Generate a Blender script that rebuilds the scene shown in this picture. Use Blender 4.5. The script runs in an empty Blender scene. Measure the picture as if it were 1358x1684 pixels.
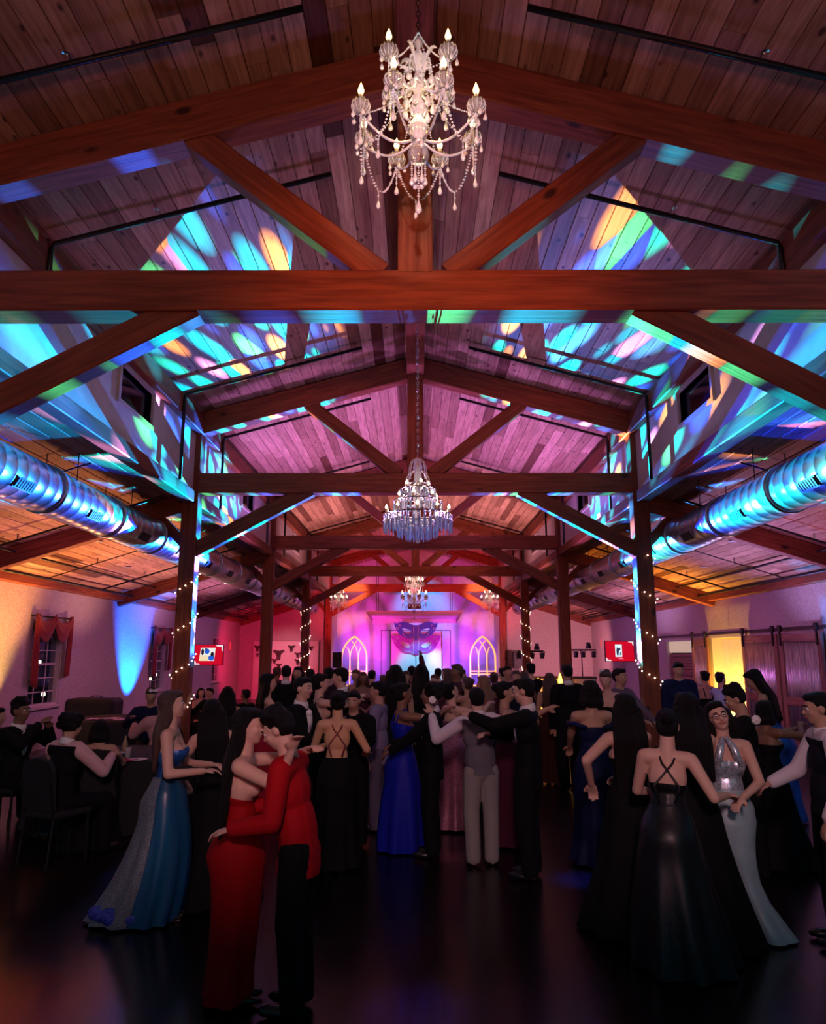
import bpy, bmesh, math, random
from mathutils import Vector, Matrix, Euler
from mathutils.geometry import tessellate_polygon
random.seed(7)
PI = math.pi
SC = bpy.context.scene
COL = SC.collection

# ------------------------------------------------------------------ camera
F, PITCH, YAW, HC = 1220.0, math.atan(233/1220.0), 0.0033, 1.92
cam_d = bpy.data.cameras.new('camera')
cam_d.sensor_fit = 'VERTICAL'; cam_d.sensor_height = 24.0
cam_d.lens = F*24.0/1684.0
cam_d.clip_start = .05; cam_d.clip_end = 200
cam = bpy.data.objects.new('camera', cam_d); COL.objects.link(cam)
cam.location = (0, 0, HC); cam.rotation_euler = (PI/2+PITCH, 0, YAW)
SC.camera = cam
SC.view_settings.view_transform = 'Standard'; SC.view_settings.look = 'None'
SC.view_settings.gamma = 1.0; SC.view_settings.exposure = 0.0
SC.view_settings.use_curve_mapping = False
SC.cycles.max_bounces = 6; SC.cycles.diffuse_bounces = 3; SC.cycles.glossy_bounces = 3
SC.cycles.transmission_bounces = 5; SC.cycles.transparent_max_bounces = 6
SC.cycles.sample_clamp_indirect = 3.0; SC.cycles.caustics_reflective = False; SC.cycles.caustics_refractive = False
SC.cycles.use_denoising = True

def ray(u, v):
    xc, yc = (u-679.0)/F, (842.0-v)/F
    f = math.cos(PITCH)-math.sin(PITCH)*yc; up = math.sin(PITCH)+math.cos(PITCH)*yc
    x = xc*math.cos(YAW)-f*math.sin(YAW); y = xc*math.sin(YAW)+f*math.cos(YAW)
    return x/y, up/y
def P(u, v, d):
    a, b = ray(u, v); return Vector((a*d, d, HC+b*d))

# ------------------------------------------------------------------ world (night sky)
w = bpy.data.worlds.new('night'); SC.world = w; w.use_nodes = True
w.node_tree.nodes['Background'].inputs[0].default_value = (.01, .015, .03, 1)
w.node_tree.nodes['Background'].inputs[1].default_value = .35

# ------------------------------------------------------------------ lamps
def aim(o, tgt):
    o.rotation_euler = (Vector(tgt)-o.location).to_track_quat('-Z', 'Y').to_euler()
def spot(name, loc, tgt, col, watts, ang=60, blend=.6, size=.08):
    l = bpy.data.lights.new(name, 'SPOT'); l.energy = watts; l.color = col
    l.spot_size = math.radians(ang); l.spot_blend = blend; l.shadow_soft_size = size
    o = bpy.data.objects.new(name, l); COL.objects.link(o); o.location = loc; aim(o, tgt)
    return o
def point(name, loc, col, watts, size=.1):
    l = bpy.data.lights.new(name, 'POINT'); l.energy = watts; l.color = col; l.shadow_soft_size = size
    o = bpy.data.objects.new(name, l); COL.objects.link(o); o.location = loc
    return o
def gobo(name, loc, tgt, watts, ang, scale, seed, ramp, base=(0, 0, 0), dens=.46, size=.012, spin=0.0, stretch=1.0, lat=(-.42, .42), ver=(.02, .38)):
    """a moving-head lamp with a multicoloured glass pattern wheel, also used for the plain face fill"""
    o = spot(name, loc, tgt, (1, 1, 1), watts, ang, .25, size)
    l = o.data; l.use_nodes = True; nt = l.node_tree; N, L = nt.nodes, nt.links
    em = N['Emission']
    tc = N.new('ShaderNodeTexCoord'); sep = N.new('ShaderNodeSeparateXYZ'); L.new(tc.outputs['Normal'], sep.inputs[0])
    dx = N.new('ShaderNodeMath'); dx.operation = 'DIVIDE'; L.new(sep.outputs[0], dx.inputs[0]); L.new(sep.outputs[2], dx.inputs[1])
    dy = N.new('ShaderNodeMath'); dy.operation = 'DIVIDE'; L.new(sep.outputs[1], dy.inputs[0]); L.new(sep.outputs[2], dy.inputs[1])
    cb = N.new('ShaderNodeCombineXYZ'); L.new(dx.outputs[0], cb.inputs[0]); L.new(dy.outputs[0], cb.inputs[1])
    mp = N.new('ShaderNodeMapping'); L.new(cb.outputs[0], mp.inputs[0])
    mp.inputs['Scale'].default_value = (scale, scale*stretch, 1); mp.inputs['Location'].default_value = (seed*3.7, seed*1.3, seed)
    mp.inputs['Rotation'].default_value = (0, 0, spin)
    vo = N.new('ShaderNodeTexVoronoi'); vo.inputs['Scale'].default_value = 1.0; L.new(mp.outputs[0], vo.inputs['Vector'])
    cr = N.new('ShaderNodeValToRGB'); e = cr.color_ramp; e.elements[0].position = dens*.55; e.elements[0].color = (1, 1, 1, 1)
    e.elements[1].position = dens; e.elements[1].color = (0, 0, 0, 1)
    L.new(vo.outputs['Distance'], cr.inputs[0])
    sc = N.new('ShaderNodeSeparateColor'); L.new(vo.outputs['Color'], sc.inputs[0])
    hr = N.new('ShaderNodeValToRGB'); r = hr.color_ramp; r.interpolation = 'CONSTANT'
    for i, (p, c) in enumerate(ramp):
        el = r.elements[i] if i < 2 else r.elements.new(p)
        el.position = p; el.color = (*c, 1)
    L.new(sc.outputs[0], hr.inputs[0])
    mul = N.new('ShaderNodeMix'); mul.data_type = 'RGBA'; L.new(cr.outputs[0], mul.inputs['Factor'])
    mul.inputs['A'].default_value = (*base, 1); L.new(hr.outputs[0], mul.inputs['B'])
    # made-up shutters in the light nodes: limits of the beam sideways and upwards
    def band(src, lo, hi, soft, neg):
        s_ = N.new('ShaderNodeMath'); s_.operation = 'MULTIPLY'; s_.inputs[1].default_value = -1.0 if neg else 1.0; L.new(src, s_.inputs[0]); out = None
        for e0, e1 in ((lo-soft, lo), (hi+soft, hi)):
            m_ = N.new('ShaderNodeMapRange'); m_.interpolation_type = 'SMOOTHSTEP'; L.new(s_.outputs[0], m_.inputs['Value']); m_.inputs['From Min'].default_value = e0; m_.inputs['From Max'].default_value = e1
            if e0 > e1:
                m_.inputs['From Min'].default_value = e1; m_.inputs['From Max'].default_value = e0; m_.inputs['To Min'].default_value = 1; m_.inputs['To Max'].default_value = 0
            if out is None: out = m_.outputs[0]
            else: q = N.new('ShaderNodeMath'); q.operation = 'MULTIPLY'; L.new(out, q.inputs[0]); L.new(m_.outputs[0], q.inputs[1]); out = q.outputs[0]
        return out
    bx, by = band(dx.outputs[0], lat[0], lat[1], .02, False), band(dy.outputs[0], ver[0], ver[1], .03, True)
    q = N.new('ShaderNodeMath'); q.operation = 'MULTIPLY'; L.new(bx, q.inputs[0]); L.new(by, q.inputs[1]); L.new(q.outputs[0], em.inputs['Strength'])
    L.new(mul.outputs['Result'], em.inputs['Color'])
    return o
CY = [(0, (0, .62, 1)), (.2, (.02, .12, 1)), (.36, (0, .9, .75)), (.52, (.05, .35, 1)), (.64, (.1, 1, .35)), (.72, (0, .75, 1)), (.84, (.95, .4, 1)), (.93, (1, .4, .12))]
PK = [(0, (.1, .05, 1)), (.25, (0, .7, 1)), (.45, (.8, .25, 1)), (.65, (1, .55, .2)), (.8, (0, .9, .8)), (.9, (1, .3, .8))]
# party projectors on the dance floor throwing coloured pattern towards the viewer
gobo('pattern_projector', (-.2, 25.3, 1.55), (-.2, 0, 1.55), 125000, 70, 58, 1, CY, (.006, .016, .07), .58, .008, .2, .60, (.105, .40), (.04, .345))
gobo('pattern_projector', (.2, 25.3, 1.55), (.2, 0, 1.55), 125000, 70, 60, 5, CY, (.006, .016, .07), .58, .008, -.2, .60, (-.40, -.105), (.04, .345))
gobo('pattern_projector', (0, 25.3, 1.55), (0, 0, 1.55), 90000, 70, 33, 9, CY, (.004, .01, .05), .6, .008, 0, 1, (-.36, .36), (.04, .185))
# blue beams on the ducts
gobo('beam_head', (-.5, 24.9, 1.4), (-.5, 0, 1.4), 52000, 70, 16, 8, [(0, (0, .03, 1)), (.4, (0, .25, 1)), (.8, (0, .6, 1))], (0, .02, .5), .8, .01, 0, 1, (.20, .42), (.10, .20))
gobo('beam_head', (.5, 24.9, 1.4), (.5, 0, 1.4), 52000, 70, 16, 11, [(0, (0, .06, 1)), (.3, (0, .4, 1)), (.7, (0, .7, 1))], (0, .03, .5), .8, .01, 0, 1, (-.42, -.20), (.10, .20))
# warm wash from behind the viewer on the first frame
spot('rear_wash', (-.2, -1.8, 2.5), (.15, 5.6, 4.75), (1, .20, .06), 1500, 28, 1, .3)
spot('rear_wash', (-.2, -2.2, 2.5), (0, 6.5, 5.4), (1, .05, .05), 220, 80, .8, .3)
spot('rear_wash', (-3.0, -1, 2.6), (-3.2, 5, 7), (1, .42, .22), 190, 80, .9, .3)
spot('rear_wash', (3.0, -1, 2.6), (3.2, 5, 7), (1, .36, .36), 180, 80, .9, .3)
spot('added_chandelier_spot', (0, -1.5, 2.4), (0, 4, 5.0), (.92, .92, 1), 900, 13, .6, .05)  # added white spot behind the viewer, makes the near crystals sparkle
spot('added_chandelier_spot', (-.3, 14, 1.9), (0, 9, 3.75), (.0, .20, 1), 2600, 13, .5, .05)  # added blue spot from below, turns the hanging prisms blue
spot('added_chandelier_spot', (.0, 10, 2.0), (.02, 4, 4.88), (.0, .15, 1), 700, 6, .5, .05)  # added blue spot, stands in for pattern light caught by the crystal ball
gobo('face_fill', (0, -3, 4.6), (0, 20, 4.6), 1000, 75, 1, 3, [(0, (1, .56, .58)), (.5, (1, .56, .58))], (1, .56, .58), .5, .4, 0, 1, (-.62, .62), (-.50, -.14))  # added unseen fill behind the viewer, cut low so legs stay dark
# added spots standing in for coloured reflections on the dance floor
spot('added_floor_spot', (-2.9, 2.6, 4.0), (-2.45, 4.3, 0), (1, .04, .01), 5200, 20, 1, .1)
spot('added_floor_spot', (-.3, 2.6, 4.3), (0, 4.5, 0), (.02, .03, 1), 5200, 9, 1, .1)
spot('added_floor_spot', (1.5, 7.4, 4.3), (1.42, 6.9, 0), (.02, .06, 1), 5200, 8, 1, .1)
spot('added_floor_spot', (.3, 9.4, 4.3), (.24, 7.6, 0), (1, .16, .3), 2600, 8, 1, .1)
# added fill spots between the frames, washing the nave roof violet and pink
for y, c, w_ in ((14.4, (.62, .22, .95), 760), (16.4, (.68, .26, 1), 900), (21.4, (1, .42, .52), 680), (23.6, (1, .38, .42), 560), (28.2, (1, .16, .25), 300), (30.6, (1, .06, .12), 200)):
    for s in (-1, 1): spot('nave_fill', (s*3.0, y, 1.9), (s*1.2, y, 7), c, w_, 86, .5, .15)
for s in (-1, 1): spot('nave_fill', (s*2.6, 9.4, 1.9), (s*.5, 9.2, 7), (.55, .26, .80), 240, 110, .9, .2)
# aisle washes
spot('uplight_blue', (-6.75, 20.1, .12), (-7.67, 20.4, 2.4), (.0, .11, 1), 4600, 62, .7, .03)
spot('uplight_amber', (-7.1, 13.2, .12), (-7.67, 13.5, 2.2), (1, .55, .12), 900, 60, .8, .03)
spot('uplight_amber', (7.25, 18.6, .12), (7.87, 18.8, 1.5), (1, .50, .05), 800, 120, .8, .05)
spot('uplight_amber', (6.6, 19.4, 1.0), (6.0, 19.0, 3.8), (1, .36, .05), 900, 90, .9, .05)
spot('uplight_blue', (7.2, 13.3, .12), (7.67, 13.5, 2.6), (.0, .26, 1), 1600, 34, .7, .03)
spot('uplight_orange', (-6.2, 14.6, 1.0), (-6.4, 13.6, 3.9), (1, .34, .10), 780, 110, .9, .1)
spot('uplight_orange', (-5.8, 17.5, 1.0), (-5.9, 17.0, 3.9), (1, .42, .32), 540, 110, .9, .1)
spot('uplight_violet', (5.8, 14.6, 1.0), (6.0, 14.0, 3.9), (.62, .38, 1), 600, 110, .9, .1)
spot('uplight_orange', (5.8, 10.5, 1.2), (5.9, 10, 3.9), (.8, .28, .28), 180, 110, .9, .1)
spot('uplight_orange', (-5.8, 10.5, 1.2), (-5.9, 10, 3.9), (.9, .32, .22), 180, 110, .9, .1)
spot('uplight_pink', (-5.4, 21.6, 1.0), (-5.8, 21.6, 3.9), (.85, .36, .80), 495, 110, .9, .1)
spot('uplight_pink', (5.4, 23.2, 1.0), (5.8, 23.0, 3.9), (.85, .42, .95), 495, 110, .9, .1)
spot('uplight_red', (-5.9, 28.5, 1.6), (-7.3, 32.8, 2.2), (1, .01, .10), 380, 120, .8, .1)
spot('uplight_pink', (5.9, 28.0, 1.6), (6.0, 32.8, 2.4), (1, .30, .42), 715, 110, .8, .1)
for s, c in ((-1, (.72, .18, .62)), (1, (.66, .18, .70))):
    for y in (11.5, 16.5, 22, 27): spot('wall_wash', (s*4.2, y, 2.9), (s*7.67, y+.8, 2.3), c, 125, 130, .9, .2)
# stage washes
spot('stage_wash', (-3.0, 33.6, .8), (-1.5, 36.6, 3.2), (1, .03, .75), 760, 75, .8, .1)
spot('stage_wash', (2.9, 33.6, .8), (1.5, 36.6, 3.0), (.60, .03, 1), 700, 75, .8, .1)
spot('stage_wash', (.1, 33.2, 5.6), (.35, 36.6, 4.0), (0, .34, 1), 900, 52, .7, .1)
spot('stage_wash', (.3, 32.8, 3.3), (.2, 35.4, 1.2), (.0, .60, 1), 520, 46, .6, .1)
spot('stage_wash', (1.2, 33.2, 3.0), (1.15, 35.4, 1.2), (1, .95, .9), 160, 36, .6, .1)
spot('stage_wash', (-2.6, 30.5, 5.0), (-3.1, 36.5, 3.9), (1, .30, .12), 900, 42, .8, .1)
spot('stage_wash', (2.8, 30.5, 5.0), (3.1, 36.5, 3.9), (1, .30, .10), 900, 42, .8, .1)
spot('stage_wash', (-2.4, 33.4, 1.0), (-3.0, 36.6, 1.6), (.04, .06, 1), 420, 80, .8, .1)
spot('stage_wash', (2.4, 33.4, 1.0), (2.9, 36.6, 1.6), (.06, .06, 1), 420, 80, .8, .1)
spot('stage_wash', (0, 30.0, 2.3), (0, 33.0, 5.4), (1, .05, .12), 550, 130, .8, .1)
spot('stage_wash', (-3.0, 31.2, 2.4), (-3.2, 32.9, 4.6), (1, .04, .10), 190, 120, .8, .1)
spot('stage_wash', (3.0, 31.2, 2.4), (3.2, 32.9, 4.6), (1, .04, .10), 190, 120, .8, .1)
spot('booth_light', (P(890, 1120, 19.4).x, 19.6, .5), (P(890, 1120, 20.5).x, 20.5, .9), (1, .30, .04), 120, 90, .8, .05)
spot('added_panel_fill', (-5.4, 30.8, 2.2), (-5.4, 32.7, 1.7), (1, .42, .55), 60, 90, .8, .05)  # added pink fill so the white display panels stand out


# ------------------------------------------------------------------ materials
MATS = {}
def mat(name, col, rough=.6, metal=0.0, emit=None, es=0.0, trans=0.0, spec=.5, alpha=1.0, sheen=0.0):
    if name in MATS: return MATS[name]
    m = bpy.data.materials.new(name); m.use_nodes = True
    b = m.node_tree.nodes['Principled BSDF']
    b.inputs['Base Color'].default_value = (*col, 1); b.inputs['Roughness'].default_value = rough
    b.inputs['Metallic'].default_value = metal; b.inputs['Specular IOR Level'].default_value = spec
    if trans: b.inputs['Transmission Weight'].default_value = trans
    if sheen: b.inputs['Sheen Weight'].default_value = sheen
    if emit: b.inputs['Emission Color'].default_value = (*emit, 1); b.inputs['Emission Strength'].default_value = es
    if alpha < 1: b.inputs['Alpha'].default_value = alpha
    MATS[name] = m; return m
def noisy(name, c0, c1, scale=8.0, rough=.7, bump=.2, stretch=(1, 1, 1), metal=0.0, spec=.5, rand=False, detail=4.0):
    if name in MATS: return MATS[name]
    m = mat(name, c0, rough, metal, spec=spec); nt = m.node_tree; N, L = nt.nodes, nt.links; b = N['Principled BSDF']
    tc = N.new('ShaderNodeTexCoord'); mp = N.new('ShaderNodeMapping'); L.new(tc.outputs['Object'], mp.inputs[0])
    mp.inputs['Scale'].default_value = stretch
    no = N.new('ShaderNodeTexNoise'); no.inputs['Scale'].default_value = scale; no.inputs['Detail'].default_value = detail
    L.new(mp.outputs[0], no.inputs['Vector'])
    r = N.new('ShaderNodeValToRGB'); r.color_ramp.elements[0].position = .35; r.color_ramp.elements[1].position = .68
    r.color_ramp.elements[0].color = (*c0, 1); r.color_ramp.elements[1].color = (*c1, 1)
    L.new(no.outputs[0], r.inputs[0]); L.new(r.outputs[0], b.inputs['Base Color'])
    if bump:
        bp = N.new('ShaderNodeBump'); bp.inputs['Strength'].default_value = bump; bp.inputs['Distance'].default_value = .02
        L.new(no.outputs[0], bp.inputs['Height']); L.new(bp.outputs[0], b.inputs['Normal'])
    return m
def wood(name, c0, c1, knot, gscale=5.0, rough=.6, vary=.0, kscale=2.2, spec=.4, ksize=.13):
    """grain runs along the object's own X; each piece gets its own offset and tone"""
    m = bpy.data.materials.new(name); m.use_nodes = True; MATS[name] = m
    nt = m.node_tree; N, L = nt.nodes, nt.links; b = N['Principled BSDF']
    b.inputs['Roughness'].default_value = rough; b.inputs['Specular IOR Level'].default_value = spec
    tc = N.new('ShaderNodeTexCoord'); oi = N.new('ShaderNodeObjectInfo')
    ml = N.new('ShaderNodeMath'); ml.operation = 'MULTIPLY'; ml.inputs[1].default_value = 87.0; L.new(oi.outputs['Random'], ml.inputs[0])
    ad = N.new('ShaderNodeVectorMath'); ad.operation = 'ADD'; L.new(tc.outputs['Object'], ad.inputs[0]); L.new(ml.outputs[0], ad.inputs[1])
    mp = N.new('ShaderNodeMapping'); mp.inputs['Scale'].default_value = (.35, 5, 5); L.new(ad.outputs[0], mp.inputs[0])
    no = N.new('ShaderNodeTexNoise'); no.inputs['Scale'].default_value = gscale; no.inputs['Detail'].default_value = 5; no.inputs['Distortion'].default_value = .6
    L.new(mp.outputs[0], no.inputs['Vector'])
    r = N.new('ShaderNodeValToRGB'); r.color_ramp.elements[0].position = .34; r.color_ramp.elements[1].position = .66
    r.color_ramp.elements[0].color = (*c0, 1); r.color_ramp.elements[1].color = (*c1, 1); L.new(no.outputs[0], r.inputs[0])
    mk = N.new('ShaderNodeMapping'); mk.inputs['Scale'].default_value = (1, 2.0, 2.0); L.new(ad.outputs[0], mk.inputs[0])
    vo = N.new('ShaderNodeTexVoronoi'); vo.inputs['Scale'].default_value = kscale; L.new(mk.outputs[0], vo.inputs['Vector'])
    kr = N.new('ShaderNodeValToRGB'); kr.color_ramp.elements[0].position = ksize*.5; kr.color_ramp.elements[0].color = (1, 1, 1, 1)
    kr.color_ramp.elements[1].position = ksize; kr.color_ramp.elements[1].color = (0, 0, 0, 1); L.new(vo.outputs['Distance'], kr.inputs[0])
    mx = N.new('ShaderNodeMix'); mx.data_type = 'RGBA'; L.new(kr.outputs[0], mx.inputs['Factor']); L.new(r.outputs[0], mx.inputs['A']); mx.inputs['B'].default_value = (*knot, 1)
    out = mx.outputs['Result']
    if vary:
        vr = N.new('ShaderNodeValToRGB'); e = vr.color_ramp
        e.elements[0].position = 0; e.elements[0].color = (1-vary, 1-vary*1.15, 1-vary*1.2, 1)
        e.elements[1].position = 1; e.elements[1].color = (1.15, 1.12, 1.12, 1)
        q = e.elements.new(.2); q.color = (1-vary*.35, 1-vary*.45, 1-vary*.5, 1)
        L.new(oi.outputs['Random'], vr.inputs[0])
        m2 = N.new('ShaderNodeMix'); m2.data_type = 'RGBA'; m2.blend_type = 'MULTIPLY'; m2.inputs['Factor'].default_value = 1
        L.new(out, m2.inputs['A']); L.new(vr.outputs[0], m2.inputs['B']); out = m2.outputs['Result']
    L.new(out, b.inputs['Base Color'])
    bp = N.new('ShaderNodeBump'); bp.inputs['Strength'].default_value = .25; bp.inputs['Distance'].default_value = .01
    L.new(no.outputs[0], bp.inputs['Height']); L.new(bp.outputs[0], b.inputs['Normal'])
    return m
def sequin(name, col, c2, scale=90, metal=.6, rough=.3):
    if name in MATS: return MATS[name]
    m = mat(name, col, rough, metal); nt = m.node_tree; N, L = nt.nodes, nt.links; b = N['Principled BSDF']
    tc = N.new('ShaderNodeTexCoord'); vo = N.new('ShaderNodeTexVoronoi'); vo.inputs['Scale'].default_value = scale
    L.new(tc.outputs['Object'], vo.inputs['Vector'])
    mx = N.new('ShaderNodeMix'); mx.data_type = 'RGBA'; sc = N.new('ShaderNodeSeparateColor'); L.new(vo.outputs['Color'], sc.inputs[0])
    L.new(sc.outputs[0], mx.inputs['Factor']); mx.inputs['A'].default_value = (*col, 1); mx.inputs['B'].default_value = (*c2, 1)
    L.new(mx.outputs['Result'], b.inputs['Base Color'])
    bp = N.new('ShaderNodeBump'); bp.inputs['Strength'].default_value = .9; bp.inputs['Distance'].default_value = .01
    L.new(sc.outputs[1], bp.inputs['Height']); L.new(bp.outputs[0], b.inputs['Normal'])
    return m
M_TIMBER = wood('timber', (.14, .030, .014), (.27, .075, .033), (.035, .008, .005), vary=.12, kscale=1.3, ksize=.12)
M_PLANK = wood('pine_plank', (.30, .17, .12), (.52, .33, .235), (.075, .03, .02), vary=.8, kscale=2.6, ksize=.15)
M_BARN = wood('barn_board', (.2, .09, .07), (.36, .18, .14), (.06, .02, .015), vary=.3)
M_STUCCO = noisy('stucco', (.43, .37, .36), (.56, .50, .49), 26, .85, .35)
M_PAINT = noisy('white_wall_paint', (.62, .58, .60), (.70, .66, .68), 6, .7, .08)
M_SLAB = mat('roof_underlay', (.02, .012, .01), .9)
M_FLOOR = noisy('dark_polished_floor', (.003, .002, .002), (.008, .005, .005), 3, .24, .03, (6, .6, 1), spec=.28)
M_BLACKM = mat('black_pipe', (.008, .006, .007), .45, .3)
M_DUCT = noisy('galvanised_duct', (.50, .54, .60), (.66, .70, .76), 5, .3, .05, metal=.85)
M_GRILLE = mat('duct_grille', (.05, .05, .06), .5, .6)
M_TRIMW = mat('white_trim', (.55, .5, .5), .5)
M_GLASS = mat('window_glass', (.02, .03, .04), .02, 0, alpha=.25, spec=1.0)
M_CURT = mat('red_curtain', (.22, .004, .006), .8, sheen=.3)
M_METALW = noisy('corrugated_metal', (.30, .26, .28), (.70, .66, .70), 7, .34, .1, (1, 6, .35), metal=.75)
M_CRYS = mat('crystal', (.92, .94, 1), .06, .35, spec=1.0, emit=(.8, .8, .9), es=.0)
M_CGLASS = mat('crystal_glass', (.95, .96, 1), .03, 0, trans=.75, spec=1.0)
M_CHROME = mat('chrome', (.75, .75, .78), .15, 1)
M_CANDLE = mat('candle_sleeve', (.7, .65, .55), .5)
M_FLAME = mat('flame_bulb', (1, .8, .4), .5, emit=(1, .62, .16), es=14)
M_FLAMEW = mat('flame_bulb_pale', (1, .8, .6), .5, emit=(1, .66, .42), es=9)
M_BULB = mat('fairy_bulb', (1, .9, .8), .5, emit=(1, .72, .52), es=8)
M_BLK = mat('black_plastic', (.008, .008, .010), .5)
M_BCLOTH = mat('black_cloth', (.004, .004, .005), .85)
M_LEAF = noisy('night_foliage', (.03, .05, .02), (.12, .14, .06), 14, .7, .3)
M_GARDEN = mat('garden_lamp', (1, 1, .8), .5, emit=(1, .9, .62), es=9)

# ------------------------------------------------------------------ mesh builder
class MB:
    def __init__(s): s.v = []; s.f = []; s.m = []; s.cur = 0
    def add(s, vs, fs):
        o = len(s.v); s.v += [tuple(p) for p in vs]; s.f += [tuple(i+o for i in f) for f in fs]; s.m += [s.cur]*len(fs); return s
    def box(s, a, b):
        x0, y0, z0 = a; x1, y1, z1 = b
        return s.add([(x0,y0,z0),(x1,y0,z0),(x1,y1,z0),(x0,y1,z0),(x0,y0,z1),(x1,y0,z1),(x1,y1,z1),(x0,y1,z1)],
                     [(3,2,1,0),(4,5,6,7),(0,1,5,4),(1,2,6,5),(2,3,7,6),(3,0,4,7)])
    def tube(s, pts, r, n=8, cap=True):
        pts = [Vector(p) for p in pts]; k = len(pts); rs = r if isinstance(r, (list, tuple)) else [r]*k
        vs, fs = [], []
        up = None
        for i in range(k):
            t = (pts[min(i+1, k-1)]-pts[max(i-1, 0)]).normalized()
            if up is None:
                up = Vector((0, 0, 1)) if abs(t.z) < .9 else Vector((1, 0, 0))
            a = t.cross(up)
            if a.length < 1e-5: a = t.orthogonal()
            a.normalize(); c = a.cross(t).normalized(); up = c
            for j in range(n):
                q = 2*PI*j/n; vs.append(pts[i]+(a*math.cos(q)+c*math.sin(q))*rs[i])
        for i in range(k-1):
            for j in range(n):
                fs.append((i*n+j, i*n+(j+1) % n, (i+1)*n+(j+1) % n, (i+1)*n+j))
        if cap: fs += [tuple(range(n-1, -1, -1)), tuple(range((k-1)*n, k*n))]
        return s.add(vs, fs)
    def lathe(s, prof, n=16, c=(0, 0, 0)):
        vs, fs = [], []
        for (r, z) in prof:
            for j in range(n):
                q = 2*PI*j/n; vs.append((c[0]+r*math.cos(q), c[1]+r*math.sin(q), c[2]+z))
        for i in range(len(prof)-1):
            for j in range(n):
                fs.append((i*n+j, i*n+(j+1) % n, (i+1)*n+(j+1) % n, (i+1)*n+j))
        return s.add(vs, fs)
    def ball(s, c, r, n=8, m=5):
        if not isinstance(r, (tuple, list)): r = (r, r, r)
        vs = [(c[0], c[1], c[2]-r[2])]; fs = []
        for i in range(1, m):
            t = PI*i/m-PI/2
            for j in range(n):
                q = 2*PI*j/n; vs.append((c[0]+r[0]*math.cos(t)*math.cos(q), c[1]+r[1]*math.cos(t)*math.sin(q), c[2]+r[2]*math.sin(t)))
        vs.append((c[0], c[1], c[2]+r[2])); e = len(vs)-1
        for j in range(n):
            fs.append((0, 1+(j+1) % n, 1+j)); fs.append((e, 1+(m-2)*n+j, 1+(m-2)*n+(j+1) % n))
        for i in range(m-2):
            for j in range(n):
                fs.append((1+i*n+j, 1+i*n+(j+1) % n, 1+(i+1)*n+(j+1) % n, 1+(i+1)*n+j))
        return s.add(vs, fs)
    def prism(s, poly, y0, y1, holes=()):
        """polygon (x,z) with holes extruded along y"""
        loops = [[Vector((p[0], p[1], 0)) for p in poly]]+[[Vector((p[0], p[1], 0)) for p in h] for h in holes]
        flat = [p for l in loops for p in l]; tri = tessellate_polygon(loops); n = len(flat)
        vs = [(p.x, y0, p.y) for p in flat]+[(p.x, y1, p.y) for p in flat]
        fs = [tuple(t) for t in tri]+[tuple(i+n for i in reversed(t)) for t in tri]
        o = 0
        for l in loops:
            k = len(l)
            for i in range(k): a, b = o+i, o+(i+1) % k; fs.append((a, b, b+n, a+n))
            o += k
        return s.add(vs, fs)
    def mesh(s, name, mats, smooth=False):
        me = bpy.data.meshes.new(name); me.from_pydata(s.v, [], s.f)
        for m in (mats if isinstance(mats, (list, tuple)) else [mats]): me.materials.append(m)
        if any(s.m):
            me.polygons.foreach_set('material_index', s.m)
        bm = bmesh.new(); bm.from_mesh(me); bmesh.ops.recalc_face_normals(bm, faces=bm.faces); bm.to_mesh(me); bm.free()
        if smooth: me.polygons.foreach_set('use_smooth', [True]*len(me.polygons))
        me.update(); return me
    def build(s, name, mats, parent=None, smooth=False):
        return link(name, s.mesh(name, mats, smooth), parent)
def link(name, data, parent=None):
    o = bpy.data.objects.new(name, data); COL.objects.link(o)
    if parent is not None: o.parent = parent
    return o
def tag(o, label, cat, group=None, kind=None):
    if label: o['label'] = label
    if cat: o['category'] = cat
    if group: o['group'] = group
    if kind: o['kind'] = kind
    return o
def thing(name, label, cat, loc=(0, 0, 0), rz=0.0, group=None):
    o = bpy.data.objects.new(name, None); o.empty_display_size = .2; COL.objects.link(o); o.location = loc; o.rotation_euler = (0, 0, rz)
    return tag(o, label, cat, group)
def struct(o, label=None):
    o['kind'] = 'structure'
    if label: o['label'] = label
    return o
def copy_tree(o, parent=None):
    c = o.copy(); COL.objects.link(c); c.parent = parent
    for ch in o.children: copy_tree(ch, c)
    return c
_bc = {}
def beam(name, p0, p1, w, h, parent=None, m=None, bev=.012, local=False):
    """timber with its own length axis X; w = horizontal thickness, h = depth"""
    p0, p1 = Vector(p0), Vector(p1); m = m or M_TIMBER; Lg = (p1-p0).length
    key = (round(Lg, 3), w, h, m.name, bev)
    if key not in _bc:
        b = bev; x = Lg/2; y = w/2; z = h/2; vs = []
        for sx in (-x, x):
            for (yy, zz) in ((-y+b, -z), (y-b, -z), (y, -z+b), (y, z-b), (y-b, z), (-y+b, z), (-y, z-b), (-y, -z+b)): vs.append((sx, yy, zz))
        fs = [tuple(range(7, -1, -1)), tuple(range(8, 16))]+[(i, (i+1) % 8, 8+(i+1) % 8, 8+i) for i in range(8)]
        k = MB(); k.add(vs, fs); _bc[key] = k.mesh(name, m)
    o = link(name, _bc[key])
    X = (p1-p0).normalized(); up = Vector((0, 0, 1)) if abs(X.z) < .95 else Vector((0, 1, 0))
    Y = up.cross(X).normalized(); Z = X.cross(Y)
    M_ = Matrix.Translation((p0+p1)/2) @ Matrix((X, Y, Z)).transposed().to_4x4()
    if parent is not None:
        o.parent = parent
        if not local: M_ = Matrix.Translation(parent.location).inverted() @ M_
    o.matrix_basis = M_
    return o

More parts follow.
